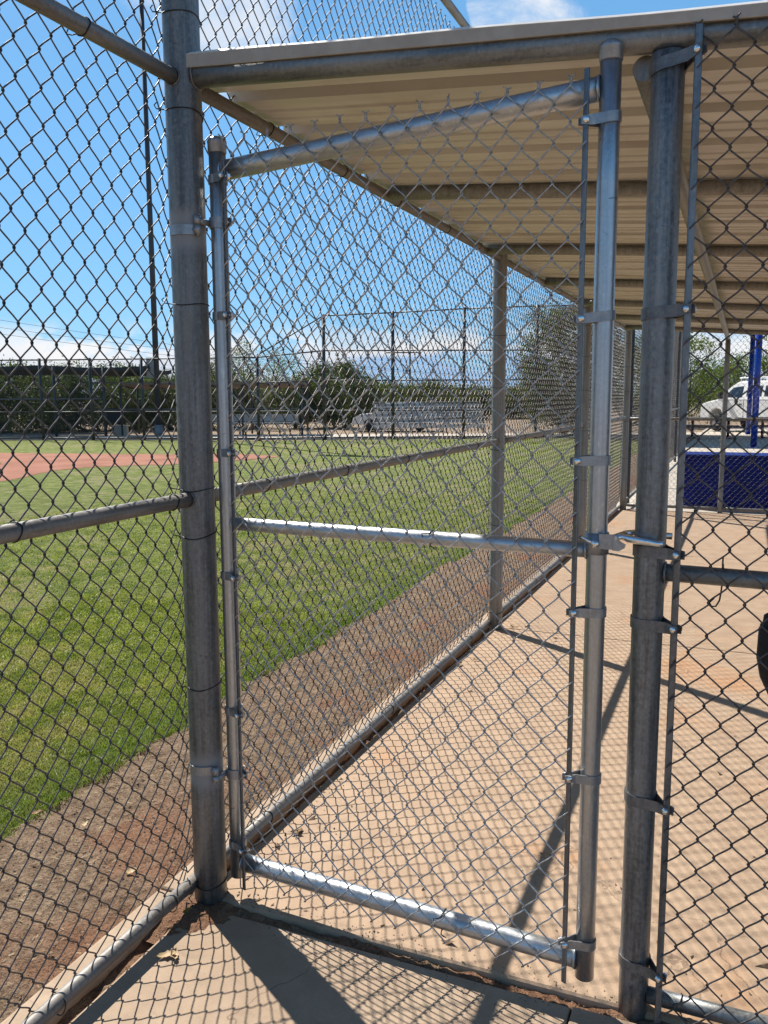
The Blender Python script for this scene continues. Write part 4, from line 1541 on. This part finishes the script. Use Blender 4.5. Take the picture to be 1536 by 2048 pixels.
# picnic shelter and tables
sh = thing('picnic_shelter', 'open picnic shelter with shiny blue round posts beyond the blue wall', 'shelter')
for x_, y_ in ((1.795, 26.25), (1.66, 35.0), (-1.9, 35.0)):
    m = MB().tube([(x_, y_, -0.05), (x_, y_, 4.5)], 0.095, 20)
    m.lathe((x_, y_, -0.02), [(0.17, 0), (0.17, 0.02), (0.10, 0.025)], 20)
    obj('post', m, 'blue_gloss', sh)
mb = MB()
mb.box((-4.2, 27.5, 4.50), (3.4, 36.0, 4.62))
obj('roof', mb, 'shelter_roof', sh)
mb = MB()
mb.box((1.70, 26.15, 4.36), (1.89, 35.9, 4.498))
obj('beam', mb, 'blue_gloss', sh)


def picnic_table(loc, rz, label):
    tb = thing('picnic_table', label, 'table', loc, rz, 'picnic tables')
    m = MB(); m.box((-1.05, -0.38, 0.72), (1.05, 0.38, 0.77)); obj('table_top', m, 'dark_red_paint', tb)
    for s in (-1, 1):
        m = MB(); m.box((-1.05, s * 0.72 - 0.13, 0.42), (1.05, s * 0.72 + 0.13, 0.46)); obj('seat', m, 'dark_red_paint', tb)
    for x_ in (-0.62, 0.62):
        m = MB()
        m.tube([(x_, 0, 0.0), (x_, 0, 0.72)], 0.05, 12)
        m.lathe((x_, 0, 0), [(0.16, 0), (0.15, 0.03), (0.06, 0.05)], 14)
        obj('leg', m, 'dark_red_paint', tb)
        m = MB(); m.tube([(x_, -0.74, 0.41), (x_, -0.3, 0.36), (x_, 0.3, 0.36), (x_, 0.74, 0.41)], 0.03, 10); obj('seat_arm', m, 'dark_red_paint', tb)
    return tb


picnic_table((0.35, 31.6, -0.02), 0.08, 'dark red picnic table left of the blue shelter post')
picnic_table((2.75, 32.3, -0.02), -0.05, 'dark red picnic table right behind the blue shelter post')


# ---- white work van
def work_van(loc, rz):
    vn = thing('work_van', 'white work van with short bonnet and roof rack parked beyond the picnic tables', 'van', loc, rz)
    Wd = 0.98

    def wid(z):
        return Wd if z < 1.36 else Wd - 0.17 * (z - 1.36) / 0.8

    # outline of the flank, front at x = 0; wheel arches cut out
    lower = [(0.0, 0.50), (-0.02, 0.72), (0.0, 1.02), (0.10, 1.17), (0.45, 1.27), (0.98, 1.36), (5.72, 1.36), (5.74, 0.50),
             (4.92, 0.50), (4.88, 0.74), (4.74, 0.92), (4.50, 0.98), (4.26, 0.92), (4.12, 0.74), (4.08, 0.50),
             (1.40, 0.50), (1.36, 0.74), (1.22, 0.92), (0.98, 0.98), (0.74, 0.92), (0.60, 0.74), (0.56, 0.50)]
    m = MB()
    m.prism(lower, 'y', -Wd, Wd)
    me_ = m.mesh('body')
    bm = bmesh.new(); bm.from_mesh(me_)
    bmesh.ops.bevel(bm, geom=[e_ for e_ in bm.edges if abs(abs(e_.verts[0].co.y) - Wd) < 1e-3 and abs(e_.verts[0].co.y - e_.verts[1].co.y) < 1e-3], offset=0.04, segments=3, affect='EDGES')
    bm.to_mesh(me_); bm.free()
    obj('body', me_, 'white_paint', vn)
    cab = [(1.0, 1.363), (1.86, 2.02), (2.10, 2.13), (5.35, 2.16), (5.62, 2.05), (5.70, 1.363)]
    n = len(cab)
    m = MB()
    vs = [(x_, -wid(z_) + 0.004, z_) for x_, z_ in cab] + [(x_, wid(z_) - 0.004, z_) for x_, z_ in cab]
    m.add(vs, [tuple(range(n)), tuple(reversed(range(n, 2 * n)))] + [(i, i + n, (i + 1) % n + n, (i + 1) % n) for i in range(n)])
    me_ = m.mesh('upper_body')
    bm = bmesh.new(); bm.from_mesh(me_)
    bmesh.ops.bevel(bm, geom=[e_ for e_ in bm.edges if min(v_.co.z for v_ in e_.verts) > 1.9], offset=0.06, segments=3, affect='EDGES')
    bm.to_mesh(me_); bm.free()
    obj('upper_body', me_, 'white_paint', vn)
    for s in (-1, 1):
        for q in ([(1.42, 1.46), (1.86, 1.86), (2.42, 1.92), (2.42, 1.46)], [(2.66, 1.50), (2.66, 1.92), (3.46, 1.93), (3.46, 1.50)], [(3.62, 1.50), (3.62, 1.93), (4.42, 1.93), (4.42, 1.50)]):
            m = MB()
            vs = [(x_, s * (wid(z_) + 0.008), z_) for x_, z_ in q] + [(x_, s * (wid(z_) - 0.02), z_) for x_, z_ in q]
            m.add(vs, [(0, 1, 2, 3), (7, 6, 5, 4), (0, 4, 5, 1), (1, 5, 6, 2), (2, 6, 7, 3), (3, 7, 4, 0)])
            obj('window', m, 'dark_glass', vn)
        m = MB()
        m.box((1.30, s * 1.10 - 0.11, 1.38), (1.42, s * 1.10 + 0.11, 1.66))
        m.tube([(1.45, s * 0.96, 1.44), (1.36, s * 1.02, 1.44)], 0.03, 6)
        obj('wing_mirror', m, 'tyre_rubber', vn)
        m = MB(); m.box((2.30, s * 0.985 - 0.012, 1.14), (2.46, s * 0.985 + 0.012, 1.19)); obj('door_handle', m, 'tyre_rubber', vn)
        m = MB(); m.box((-0.035, s * 0.72 - 0.16, 0.82), (0.06, s * 0.72 + 0.16, 1.02)); obj('headlight', m, 'chrome', vn)
        m = MB(); m.box((1.44, s * 0.982 - 0.004, 0.56), (1.455, s * 0.982 + 0.004, 1.34)); m.box((2.55, s * 0.982 - 0.004, 0.56), (2.565, s * 0.982 + 0.004, 1.34)); obj('door_seam', m, 'far_steel', vn)
    m = MB()
    vs = [(1.07, -0.84, 1.43), (1.07, 0.84, 1.43), (1.80, 0.72, 1.985), (1.80, -0.72, 1.985)]
    off = Vector((-0.022, 0, 0.024))
    vs = [Vector(v_) + off for v_ in vs] + [Vector(v_) for v_ in vs]
    m.add(vs, [(0, 1, 2, 3), (7, 6, 5, 4), (0, 4, 5, 1), (1, 5, 6, 2), (2, 6, 7, 3), (3, 7, 4, 0)])
    obj('windscreen', m, 'dark_glass', vn)
    m = MB(); m.box((-0.04, -0.50, 0.80), (0.03, 0.50, 1.04)); obj('grille', m, 'tyre_rubber', vn)
    for xa, xb in ((-0.12, 0.0), (5.75, 5.88)):
        m = MB(); m.box((xa, -0.95, 0.42), (xb, 0.95, 0.64)); obj('bumper', m, 'chrome', vn)
    for x_ in (0.98, 4.50):
        for s in (-1, 1):
            w_ = MB()
            w_.lathe((x_, s * 0.86, 0.37), [(0.25, -0.12), (0.35, -0.12), (0.375, -0.09), (0.375, 0.09), (0.35, 0.12), (0.25, 0.12)], 24, axis='y')
            wh = obj('wheel', w_, 'tyre_rubber', vn)
            r_ = MB(); r_.lathe((x_, s * 0.985, 0.37), [(0.24, -0.02), (0.22, 0.0), (0.10, 0.015), (0.08, 0.02)], 20, axis='y')
            obj('rim', r_, 'chrome', wh)
    m = MB()
    for s in (-1, 1):
        m.tube([(2.0, s * 0.70, 2.26), (5.5, s * 0.70, 2.29)], 0.025, 8)
    for x_ in (2.1, 3.2, 4.3, 5.4):
        m.tube([(x_, -0.72, 2.14), (x_, -0.72, 2.27), (x_, 0.72, 2.27), (x_, 0.72, 2.14)], 0.022, 8)
    obj('roof_rack', m, 'white_paint', vn)
    return vn


work_van((0.36, 39.2, 0.02), R(-46))

# ================================================================== ACROSS THE FIELD
# far fence, low part on the left, tall part on the right
fl = thing('far_fence', 'low chain-link fence with round posts across the far left of the field', 'fence')
fpL = [(-34.0, 18.7), (-28.6, 20.8), (-23.34, 22.92), (-21.44, 23.51), (-19.51, 24.11), (-17.3, 24.55), (-15.06, 25.11)]
for (x_, y_) in fpL:
    obj('post', MB().tube([(x_, y_, -0.05), (x_, y_, 3.08)], 0.055, 10), 'far_steel', fl)
for a, b in zip(fpL[:-1], fpL[1:]):
    for z, r in ((3.02, 0.025), (1.05, 0.022), (0.06, 0.03)):
        obj('rail', MB().tube([(a[0], a[1], z), (b[0], b[1], z)], r, 6), 'far_steel', fl)
Vs, Fs, off = [], [], 0
for a, b in zip(fpL[1:-1], fpL[2:]):
    V, F = lattice(a, b, 0.05, 3.0, 0.11, 0.0019)
    Vs.append(V); Fs.append(F + off); off += len(V)
obj('chain_link_mesh', np_mesh('chain_link_mesh', np.concatenate(Vs), np.concatenate(Fs)), 'far_wire', fl)

ft = thing('far_backstop', 'tall dark backstop fence with four rails seen across the field through the gate', 'fence')
fpR = [(-13.04, 26.52), (-10.72, 27.63), (-8.3, 28.78), (-5.82, 29.96), (-3.4, 31.1), (-1.0, 32.2)]
hts = [4.55, 4.66, 4.80, 4.90, 4.95, 5.0]
for (x_, y_), hgt in zip(fpR, hts):
    obj('post', MB().tube([(x_, y_, -0.05), (x_, y_, hgt + 0.05)], 0.065, 10), 'far_steel', ft)
for i in range(len(fpR) - 1):
    a, b = fpR[i], fpR[i + 1]
    for z in (None, 3.28, 2.18, 1.06, 0.06):
        za, zb = (hts[i], hts[i + 1]) if z is None else (z, z)
        obj('rail', MB().tube([(a[0], a[1], za), (b[0], b[1], zb)], 0.026, 6), 'far_steel', ft)
a, b = fpL[-1], fpR[0]
for za, zb in ((3.10, 4.55), (3.02, 3.28), (2.1, 2.18), (1.05, 1.06), (0.06, 0.06)):
    obj('rail', MB().tube([(a[0], a[1], za), (b[0], b[1], zb)], 0.026, 6), 'far_steel', ft)
Vs, Fs, off = [], [], 0
for a, b, h_ in [(fpL[-1], fpR[0], 3.3)] + [(fpR[i], fpR[i + 1], hts[i]) for i in range(len(fpR) - 1)]:
    V, F = lattice(a, b, 0.05, h_, 0.11, 0.0019)
    Vs.append(V); Fs.append(F + off); off += len(V)
obj('chain_link_mesh', np_mesh('chain_link_mesh', np.concatenate(Vs), np.concatenate(Fs)), 'far_wire', ft)

# batting cage with dark shade canopy
cg = thing('batting_cage', 'batting cage under a sagging dark shade canopy at far left', 'cage')
cp = [(-24.6, 24.9), (-22.9, 25.9), (-21.6, 27.6), (-25.8, 28.4), (-30.2, 22.6), (-31.0, 26.2), (-27.4, 23.9)]
for x_, y_ in cp:
    obj('post', MB().tube([(x_, y_, -0.05), (x_, y_, 2.85)], 0.06, 8), 'far_steel', cg)
m = MB()
gx, gy = 14, 6
P0, P1, P2, P3 = Vector((-33, 21.6, 2.9)), Vector((-21.2, 26.6, 2.72)), Vector((-21.8, 29.0, 2.62)), Vector((-33.6, 25.5, 2.85))
vs, fs = [], []
for j in range(gy + 1):
    for i in range(gx + 1):
        p_ = P0.lerp(P1, i / gx).lerp(P3.lerp(P2, i / gx), j / gy)
        sag = -0.10 * math.sin(math.pi * (i * 3 / gx % 1)) - 0.12 * math.sin(math.pi * j / gy)
        vs.append(p_ + Vector((0, 0, sag)))
nv = len(vs)
vs += [v_ + Vector((0, 0, 0.16)) for v_ in vs]
for j in range(gy):
    for i in range(gx):
        a = j * (gx + 1) + i
        q = (a, a + 1, a + gx + 2, a + gx + 1)
        fs.append(q); fs.append(tuple(nv + k_ for k_ in reversed(q)))
rim_ = list(range(gx + 1)) + [(j + 1) * (gx + 1) - 1 for j in range(1, gy + 1)] + [gy * (gx + 1) + i for i in range(gx - 1, -1, -1)] + [j * (gx + 1) for j in range(gy - 1, 0, -1)]
for i in range(len(rim_)):
    a, b = rim_[i], rim_[(i + 1) % len(rim_)]
    fs.append((a, a + nv, b + nv, b))
m.add(vs, fs)
obj('shade_canopy', m, 'shade_cloth', cg)
for z in (1.55, 0.1):
    obj('rail', MB().tube([(-31, 22.3, z), (-24.6, 24.9, z), (-22.9, 25.9, z)], 0.03, 6), 'far_wire', cg)
V, F = lattice((-31, 22.35), (-22.95, 25.95), 0.1, 2.7, 0.06, 0.004)
obj('netting', np_mesh('netting', V, F), 'shade_cloth', cg)

# dugout on the other side
od = thing('far_dugout', 'brown roofed dugout with a long bench behind the far fence', 'dugout')
O = np.array([-24.2, 25.9]); Lx = 9.4; Dp = 2.6
def fp(u, v_, z): 
    q = O + e * u + nrm * v_
    return (float(q[0]), float(q[1]), z)
m = MB()
vs = [fp(1.6, 0, 2.12), fp(Lx, 0, 2.12), fp(Lx, Dp, 1.98), fp(1.6, Dp, 1.98)]
vs += [(a_, b_, c_ + 0.10) for a_, b_, c_ in vs]
m.add(vs, [(3, 2, 1, 0), (4, 5, 6, 7), (0, 1, 5, 4), (1, 2, 6, 5), (2, 3, 7, 6), (3, 0, 4, 7)])
obj('roof', m, 'brown_roof', od)
for u in np.arange(1.7, Lx, 1.27):
    obj('rafter', MB().tube([fp(u, 0.02, 2.07), fp(u, Dp - 0.02, 1.93)], 0.04, 6), 'far_steel', od)
for u in (1.7, 4.2, 6.8, 9.3):
    for v_ in (0.08, Dp - 0.1):
        obj('post', MB().tube([fp(u, v_, -0.05), fp(u, v_, 2.05)], 0.045, 8), 'far_steel', od)
obj('rail', MB().tube([fp(0, 0.1, 2.2), fp(4.2, 0.1, 2.2)], 0.03, 6), 'far_wire', od)
for z in (1.1,):
    obj('rail', MB().tube([fp(0, 0.1, z), fp(Lx, 0.1, z)], 0.028, 6), 'far_wire', od)
m = MB()
def obox(m, u0, u1, v0, v1, z0, z1):
    vs = [fp(u0, v0, z0), fp(u1, v0, z0), fp(u1, v1, z0), fp(u0, v1, z0), fp(u0, v0, z1), fp(u1, v0, z1), fp(u1, v1, z1), fp(u0, v1, z1)]
    m.add(vs, [(3, 2, 1, 0), (4, 5, 6, 7), (0, 1, 5, 4), (1, 2, 6, 5), (2, 3, 7, 6), (3, 0, 4, 7)])
obox(m, 3.9, 8.9, 2.0, 2.35, 0.42, 0.47)
obox(m, 3.9, 8.9, 2.36, 2.41, 0.50, 0.82)
obj('bench', m, 'bleacher_metal', od)
m = MB(); obox(m, 1.15, 1.75, 0.5, 0.8, 0.0, 0.42); obj('concrete_block', m, 'plaza_concrete', od)
m = MB(); obox(m, 0.95, 1.65, 0.25, 0.29, 0.55, 1.15); obj('dark_panel', m, 'shade_cloth', od)

# light pole
lp = thing('light_pole', 'very tall dark floodlight pole on a concrete pier across the field', 'light pole', (-21.15, 27.11, 0))
obj('pole', MB().tube([(0, 0, 0.4), (0, 0, 9), (0, 0, 18)], [0.13, 0.105, 0.08], 14), 'pole_metal', lp)
obj('pier', MB().tube([(0, 0, -0.1), (0, 0, 0.45)], 0.17, 16), 'utility_box', lp)
mb = MB()
mb.box((-0.36, -0.18, 2.40), (-0.06, 0.10, 3.22))
cbx = obj('control_box', mb, 'utility_box', lp)
cbx.rotation_euler = (0, 0, 0.4)
mb = MB()
mb.box((-1.4, -0.1, 18.0), (1.4, 0.1, 18.25))
obj('lamp_bar', mb, 'pole_metal', lp)
for k_ in range(5):
    mb = MB(); mb.lathe((-1.2 + 0.6 * k_, 0, 17.95), [(0.24, -0.22), (0.2, -0.05), (0.08, 0.04)], 14); obj('lamp', mb, 'utility_box', lp)

# bleachers
bl = thing('bleachers', 'stepped aluminium bleachers behind the far backstop', 'bleachers')
O = np.array([-13.3, 31.6])
for k_ in range(5):
    m = MB(); obox(m, 0, 4.9, k_ * 0.55, k_ * 0.55 + 0.28, 0.42 + k_ * 0.22, 0.46 + k_ * 0.22); obj('seat_plank', m, 'bleacher_metal', bl)
    m = MB(); obox(m, 0, 4.9, k_ * 0.55 - 0.02, k_ * 0.55 + 0.0, 0.22 + k_ * 0.22, 0.38 + k_ * 0.22); obj('riser_plank', m, 'bleacher_metal', bl)
for u in (0.1, 1.7, 3.2, 4.8):
    m = MB()
    m.tube([fp(u, 0, 0.0), fp(u, 0.05, 0.40)], 0.03, 6); m.tube([fp(u, 0.05, 0.40), fp(u, 2.4, 1.30)], 0.03, 6); m.tube([fp(u, 2.4, -0.05), fp(u, 2.4, 1.34)], 0.03, 6)
    obj('frame', m, 'far_steel', bl)

# car behind the bleachers
def small_car(loc, rz):
    c = thing('parked_car', 'white car with dark windows parked left behind the bleachers', 'car', loc, rz)
    m = MB()
    m.prism([(0, .35), (0.02, .70), (.35, .86), (1.15, .95), (4.3, 1.0), (4.4, .9), (4.4, .35), (3.85, .35), (3.8, .55), (3.55, .68), (3.3, .55), (3.25, .35), (1.2, .35), (1.15, .55), (.9, .68), (.65, .55), (.6, .35)], 'y', -0.85, 0.85)
    obj('body', m, 'white_paint', c)
    m = MB()
    cab = [(1.1, .95), (1.75, 1.45), (3.6, 1.5), (4.25, 1.0)]
    n = 4
    ins = lambda z: 0.82 - 0.18 * (z - .95) / .5
    vs = [(x_, -ins(z_), z_) for x_, z_ in cab] + [(x_, ins(z_), z_) for x_, z_ in cab]
    m.add(vs, [tuple(range(n)), tuple(reversed(range(n, 2 * n)))] + [(i, i + n, (i + 1) % n + n, (i + 1) % n) for i in range(n)])
    obj('cab', m, 'white_paint', c)
    for s in (-1, 1):
        for q in ([(1.38, 1.02), (1.82, 1.38), (2.5, 1.41), (2.5, 1.02)], [(2.6, 1.02), (2.6, 1.41), (3.5, 1.42), (3.95, 1.04)]):
            m = MB()
            vs = [(x_, s * (ins(z_) + 0.012), z_) for x_, z_ in q] + [(x_, s * (ins(z_) - .01), z_) for x_, z_ in q]
            m.add(vs, [(0, 1, 2, 3), (7, 6, 5, 4), (0, 4, 5, 1), (1, 5, 6, 2), (2, 6, 7, 3), (3, 7, 4, 0)])
            obj('window', m, 'dark_glass', c)
    for x_ in (.9, 3.55):
        for s in (-1, 1):
            w_ = MB(); w_.lathe((x_, s * .78, .32), [(0.2, -.1), (0.31, -.1), (0.32, 0), (0.31, .1), (0.2, .1)], 18, axis='y'); obj('wheel', w_, 'tyre_rubber', c)
    return c


c_ = small_car((-15.9, 35.2, -0.05), R(22))
c_.scale = (0.9, 0.9, 0.9)


# ---- trees
def crown_mesh(seed, rx, ry, rz_, zc, n_clump, n_leaf, leaf, clump_r, droop=0.0, fill=0.55):
    r = np.random.default_rng(seed)
    C = r.normal(0, 1, (n_clump, 3))
    C /= np.linalg.norm(C, axis=1, keepdims=True)
    rad = r.uniform(fill, 1.0, (n_clump, 1)) ** 0.7
    # lumpy outline
    lump = 0.75 + 0.35 * r.random((n_clump, 1))
    C = C * rad * lump * np.array([rx, ry, rz_])
    C[:, 2] = np.maximum(C[:, 2], -0.92 * rz_) + zc
    n = n_clump * n_leaf
    cr_ = clump_r * r.uniform(0.5, 1.35, (n_clump, 1))
    P = np.repeat(C, n_leaf, 0) + r.normal(0, 1, (n, 3)) * np.repeat(cr_, n_leaf, 0) * np.array([0.62, 0.62, 0.48])
    P[:, 2] -= droop * r.random(n) ** 2
    P[:, 2] = np.maximum(P[:, 2], 0.03)
    s = leaf * r.uniform(0.5, 1.4, n)
    a = r.normal(0, 1, (n, 3)); a /= np.linalg.norm(a, axis=1, keepdims=True)
    b = np.cross(a, r.normal(0, 1, (n, 3))); b /= np.linalg.norm(b, axis=1, keepdims=True) + 1e-9
    a *= s[:, None]; b *= (s * 0.45)[:, None]
    V = np.stack([P - a, P + b * 0.8, P + a, P - b * 0.8], 1).reshape(-1, 3)
    F = np.arange(n)[:, None] * 4 + np.array([[0, 1, 2, 3]])
    return np_mesh('crown', V, F, False), C


def tree(name, label, loc, seed, rx, ry, rz_, zc, n_clump, n_leaf, leaf, clump_r, mat, stems=3, droop=0.0, group=None, limb=0.035):
    tr = thing(name, label, 'tree' if zc > 1.6 else 'bush', loc, 0, group)
    me_, C = crown_mesh(seed, rx, ry, rz_, zc, n_clump, n_leaf, leaf, clump_r, droop)
    obj('crown', me_, mat, tr)
    r = random.Random(seed)
    m = MB()
    fork = [Vector((r.uniform(-.1, .1) * rx, r.uniform(-.1, .1) * ry, max(0.25, zc - rz_ * 0.75))) for _ in range(stems)]
    for k_, f_ in enumerate(fork):
        b0 = Vector((0.12 * math.cos(k_ * 2.1), 0.12 * math.sin(k_ * 2.1), -0.15))
        f_ += Vector((0.35 * rx * math.cos(k_ * 2.1 + .4), 0.35 * ry * math.sin(k_ * 2.1 + .4), 0))
        m.tube([b0, b0.lerp(f_, .5) + Vector((r.uniform(-.06, .06), r.uniform(-.06, .06), 0)), f_], [limb * 2.4, limb * 2.0, limb * 1.6], 8)
    for i in range(0, n_clump, max(1, n_clump // 26)):
        c_ = Vector(C[i])
        f_ = min(fork, key=lambda q: (q - c_).length)
        mid = f_.lerp(c_, 0.5) + Vector((r.uniform(-.15, .15), r.uniform(-.15, .15), 0.12))
        m.tube([f_, mid, c_], [limb * 1.2, limb * 0.7, limb * 0.25], 5)
    obj('trunk', m, 'bark', tr)
    return tr


def polar(px_az, dist):
    """ground point at azimuth (degrees from +y, + to the right) and distance from the viewing place"""
    a = R(px_az)
    return (1.49 + dist * math.sin(a), -2.09 + dist * math.cos(a), -0.09)


def az(px):
    return -22.97 + math.degrees(math.atan((px - 768) / 1692.6 * 0.991))


T = {}
# scrub belt behind the far dugout and the cage
belt = [(-70, 47, 'broad dark mesquite bush at the far left end of the scrub belt'), (25, 44, 'dark bush behind the left end of the shade canopy'),
        (110, 47, 'dark bush behind the right half of the shade canopy'), (195, 45, 'dark bush behind the batting cage corner'),
        (270, 48, 'dark bush just left of the floodlight pole'), (355, 46, 'dark bush just right of the floodlight pole'),
        (440, 48, 'dark bush under the airy tree behind the far dugout')]
proto = None
for i, (px, d_, lab) in enumerate(belt):
    if i < 3:
        o = tree('mesquite_bush', lab, polar(az(px), d_), 300 + i, 2.9, 2.0, 1.75, 1.55, 230, 62, 0.075, 0.42, 'dark_foliage', 4, group='scrub belt across the field')
        T[i] = o
    else:
        o = copy_thing(T[i % 3], polar(az(px), d_), 1.3 * i, (1.0, 1.0, 1.0 + 0.06 * math.sin(i * 2.3)))
        o['label'] = lab
tree('palo_verde_tree', 'airy pale palo verde tree rising behind the far dugout roof', polar(az(512), 46), 401, 2.4, 2.2, 2.0, 2.75, 130, 60, 0.055, 0.42, 'pale_foliage', 3)
tree('mesquite_tree', 'dense dark rounded tree left of the bleachers', polar(az(676), 46), 402, 2.7, 2.1, 1.75, 1.85, 230, 80, 0.075, 0.40, 'dark_foliage', 3)
tree('mesquite_tree', 'smaller dark tree touching the left side of the dense rounded tree', polar(az(592), 46), 403, 1.5, 1.4, 1.25, 1.35, 90, 60, 0.07, 0.36, 'dark_foliage', 3)
for i, (px, d_, lab) in enumerate([(330, 58, 'olive brush behind the dark bush beside the floodlight pole'), (425, 60, 'olive brush behind the airy pale tree'),
                                   (540, 57, 'olive brush between the airy pale tree and the dense rounded tree'), (640, 60, 'olive brush directly behind the dense rounded tree'),
                                   (725, 58, 'olive brush where the dense rounded tree meets the distant hedge')]):
    if i == 0:
        ob_ = tree('brush', lab, polar(az(px), d_), 440, 3.4, 2.2, 1.6, 1.5, 260, 60, 0.085, 0.42, 'olive_foliage', 4, group='brush band across the field')
        o = ob_
    else:
        o = copy_thing(ob_, polar(az(px), d_), 1.1 * i, (1.0, 1.0, 1.0 + 0.1 * math.sin(i * 2.9)))
        o['label'] = lab
hd = [(775, 62, 'bush at the left end of the distant hedge row behind the bleachers'), (860, 64, 'second bush from the left in the distant hedge row'),
      (935, 63, 'bush in the distant hedge row left of the second dugout post'), (1010, 66, 'bush in the distant hedge row right of the second dugout post'),
      (1085, 64, 'bush at the right end of the distant hedge row')]
hp = None
for i, (px, d_, lab) in enumerate(hd):
    if hp is None:
        hp = tree('hedge_bush', lab, polar(az(px), d_), 420, 3.6, 2.3, 1.35, 1.3, 260, 60, 0.085, 0.42, 'olive_foliage', 4, group='distant hedge row')
        o = hp
    else:
        o = copy_thing(hp, polar(az(px), d_), 0.9 * i, (1.0, 1.0, 0.94 + 0.1 * math.sin(i * 1.7)))
        o['label'] = lab
tree('palo_verde_tree', 'large airy tree behind the fence between gate and dugout posts', polar(az(1140), 35.5), 404, 2.2, 2.0, 2.75, 2.95, 330, 80, 0.072, 0.42, 'olive_foliage', 3, 0.3)
tree('palo_verde_tree', 'leafy bright tree left of the white van', polar(az(1352), 47), 405, 2.5, 2.3, 2.6, 2.9, 200, 60, 0.075, 0.5, 'bright_foliage', 3, 0.3)
tree('palo_verde_tree', 'light green tree behind the roof of the white van', polar(az(1500), 60), 406, 3.2, 2.6, 2.1, 2.4, 170, 60, 0.085, 0.5, 'bright_foliage', 3)
tree('palo_verde_tree', 'light green low tree behind the van bonnet', polar(az(1432), 63), 407, 2.8, 2.4, 1.9, 2.1, 150, 60, 0.085, 0.5, 'bright_foliage', 3)
tree('palo_verde_tree', 'sparse tree whose hanging twigs show beside the shelter post top', polar(az(1590), 44), 408, 2.0, 1.8, 1.4, 4.0, 90, 45, 0.06, 0.36, 'dark_foliage', 2, 0.5)
tree('palo_verde_tree', 'pale tree seen through the dense end of the outfield fence', polar(az(1262), 52), 409, 2.6, 2.4, 2.4, 2.7, 170, 60, 0.075, 0.46, 'pale_foliage', 3)

# utility pole with long cross arm, and cables
up_ = thing('utility_pole', 'distant wooden pole with one long cross arm above the hedge row', 'pole', (-38.26, 100.47, -0.09))
obj('pole', MB().tube([(0, 0, 0), (0, 0, 8.3)], [0.16, 0.11], 8), 'wood_pole', up_)
obj('cross_arm', MB().tube([(-2.85, -1.14, 7.25), (1.13, 0.45, 7.25)], 0.08, 6), 'wood_pole', up_)
pl_ = thing('power_line', 'three thin power cables slanting across the left sky', 'cable')
for (za, zb) in ((13.94, 10.43), (12.77, 9.6), (11.76, 8.6)):
    a, b = Vector((-107.96, 100.47, za)), Vector((-87.85, 118.4, zb))
    d_ = b - a
    pts = []
    for i in range(25):
        u = -2.6 + 5.6 * i / 24
        q = a + d_ * u
        q.z = za + (zb - za) * u + 0.35 * (u - 0.0) * (u - 1.0)
        pts.append(q)
    obj('cable', MB().tube(pts, 0.028, 4, cap=False), 'wood_pole', pl_)
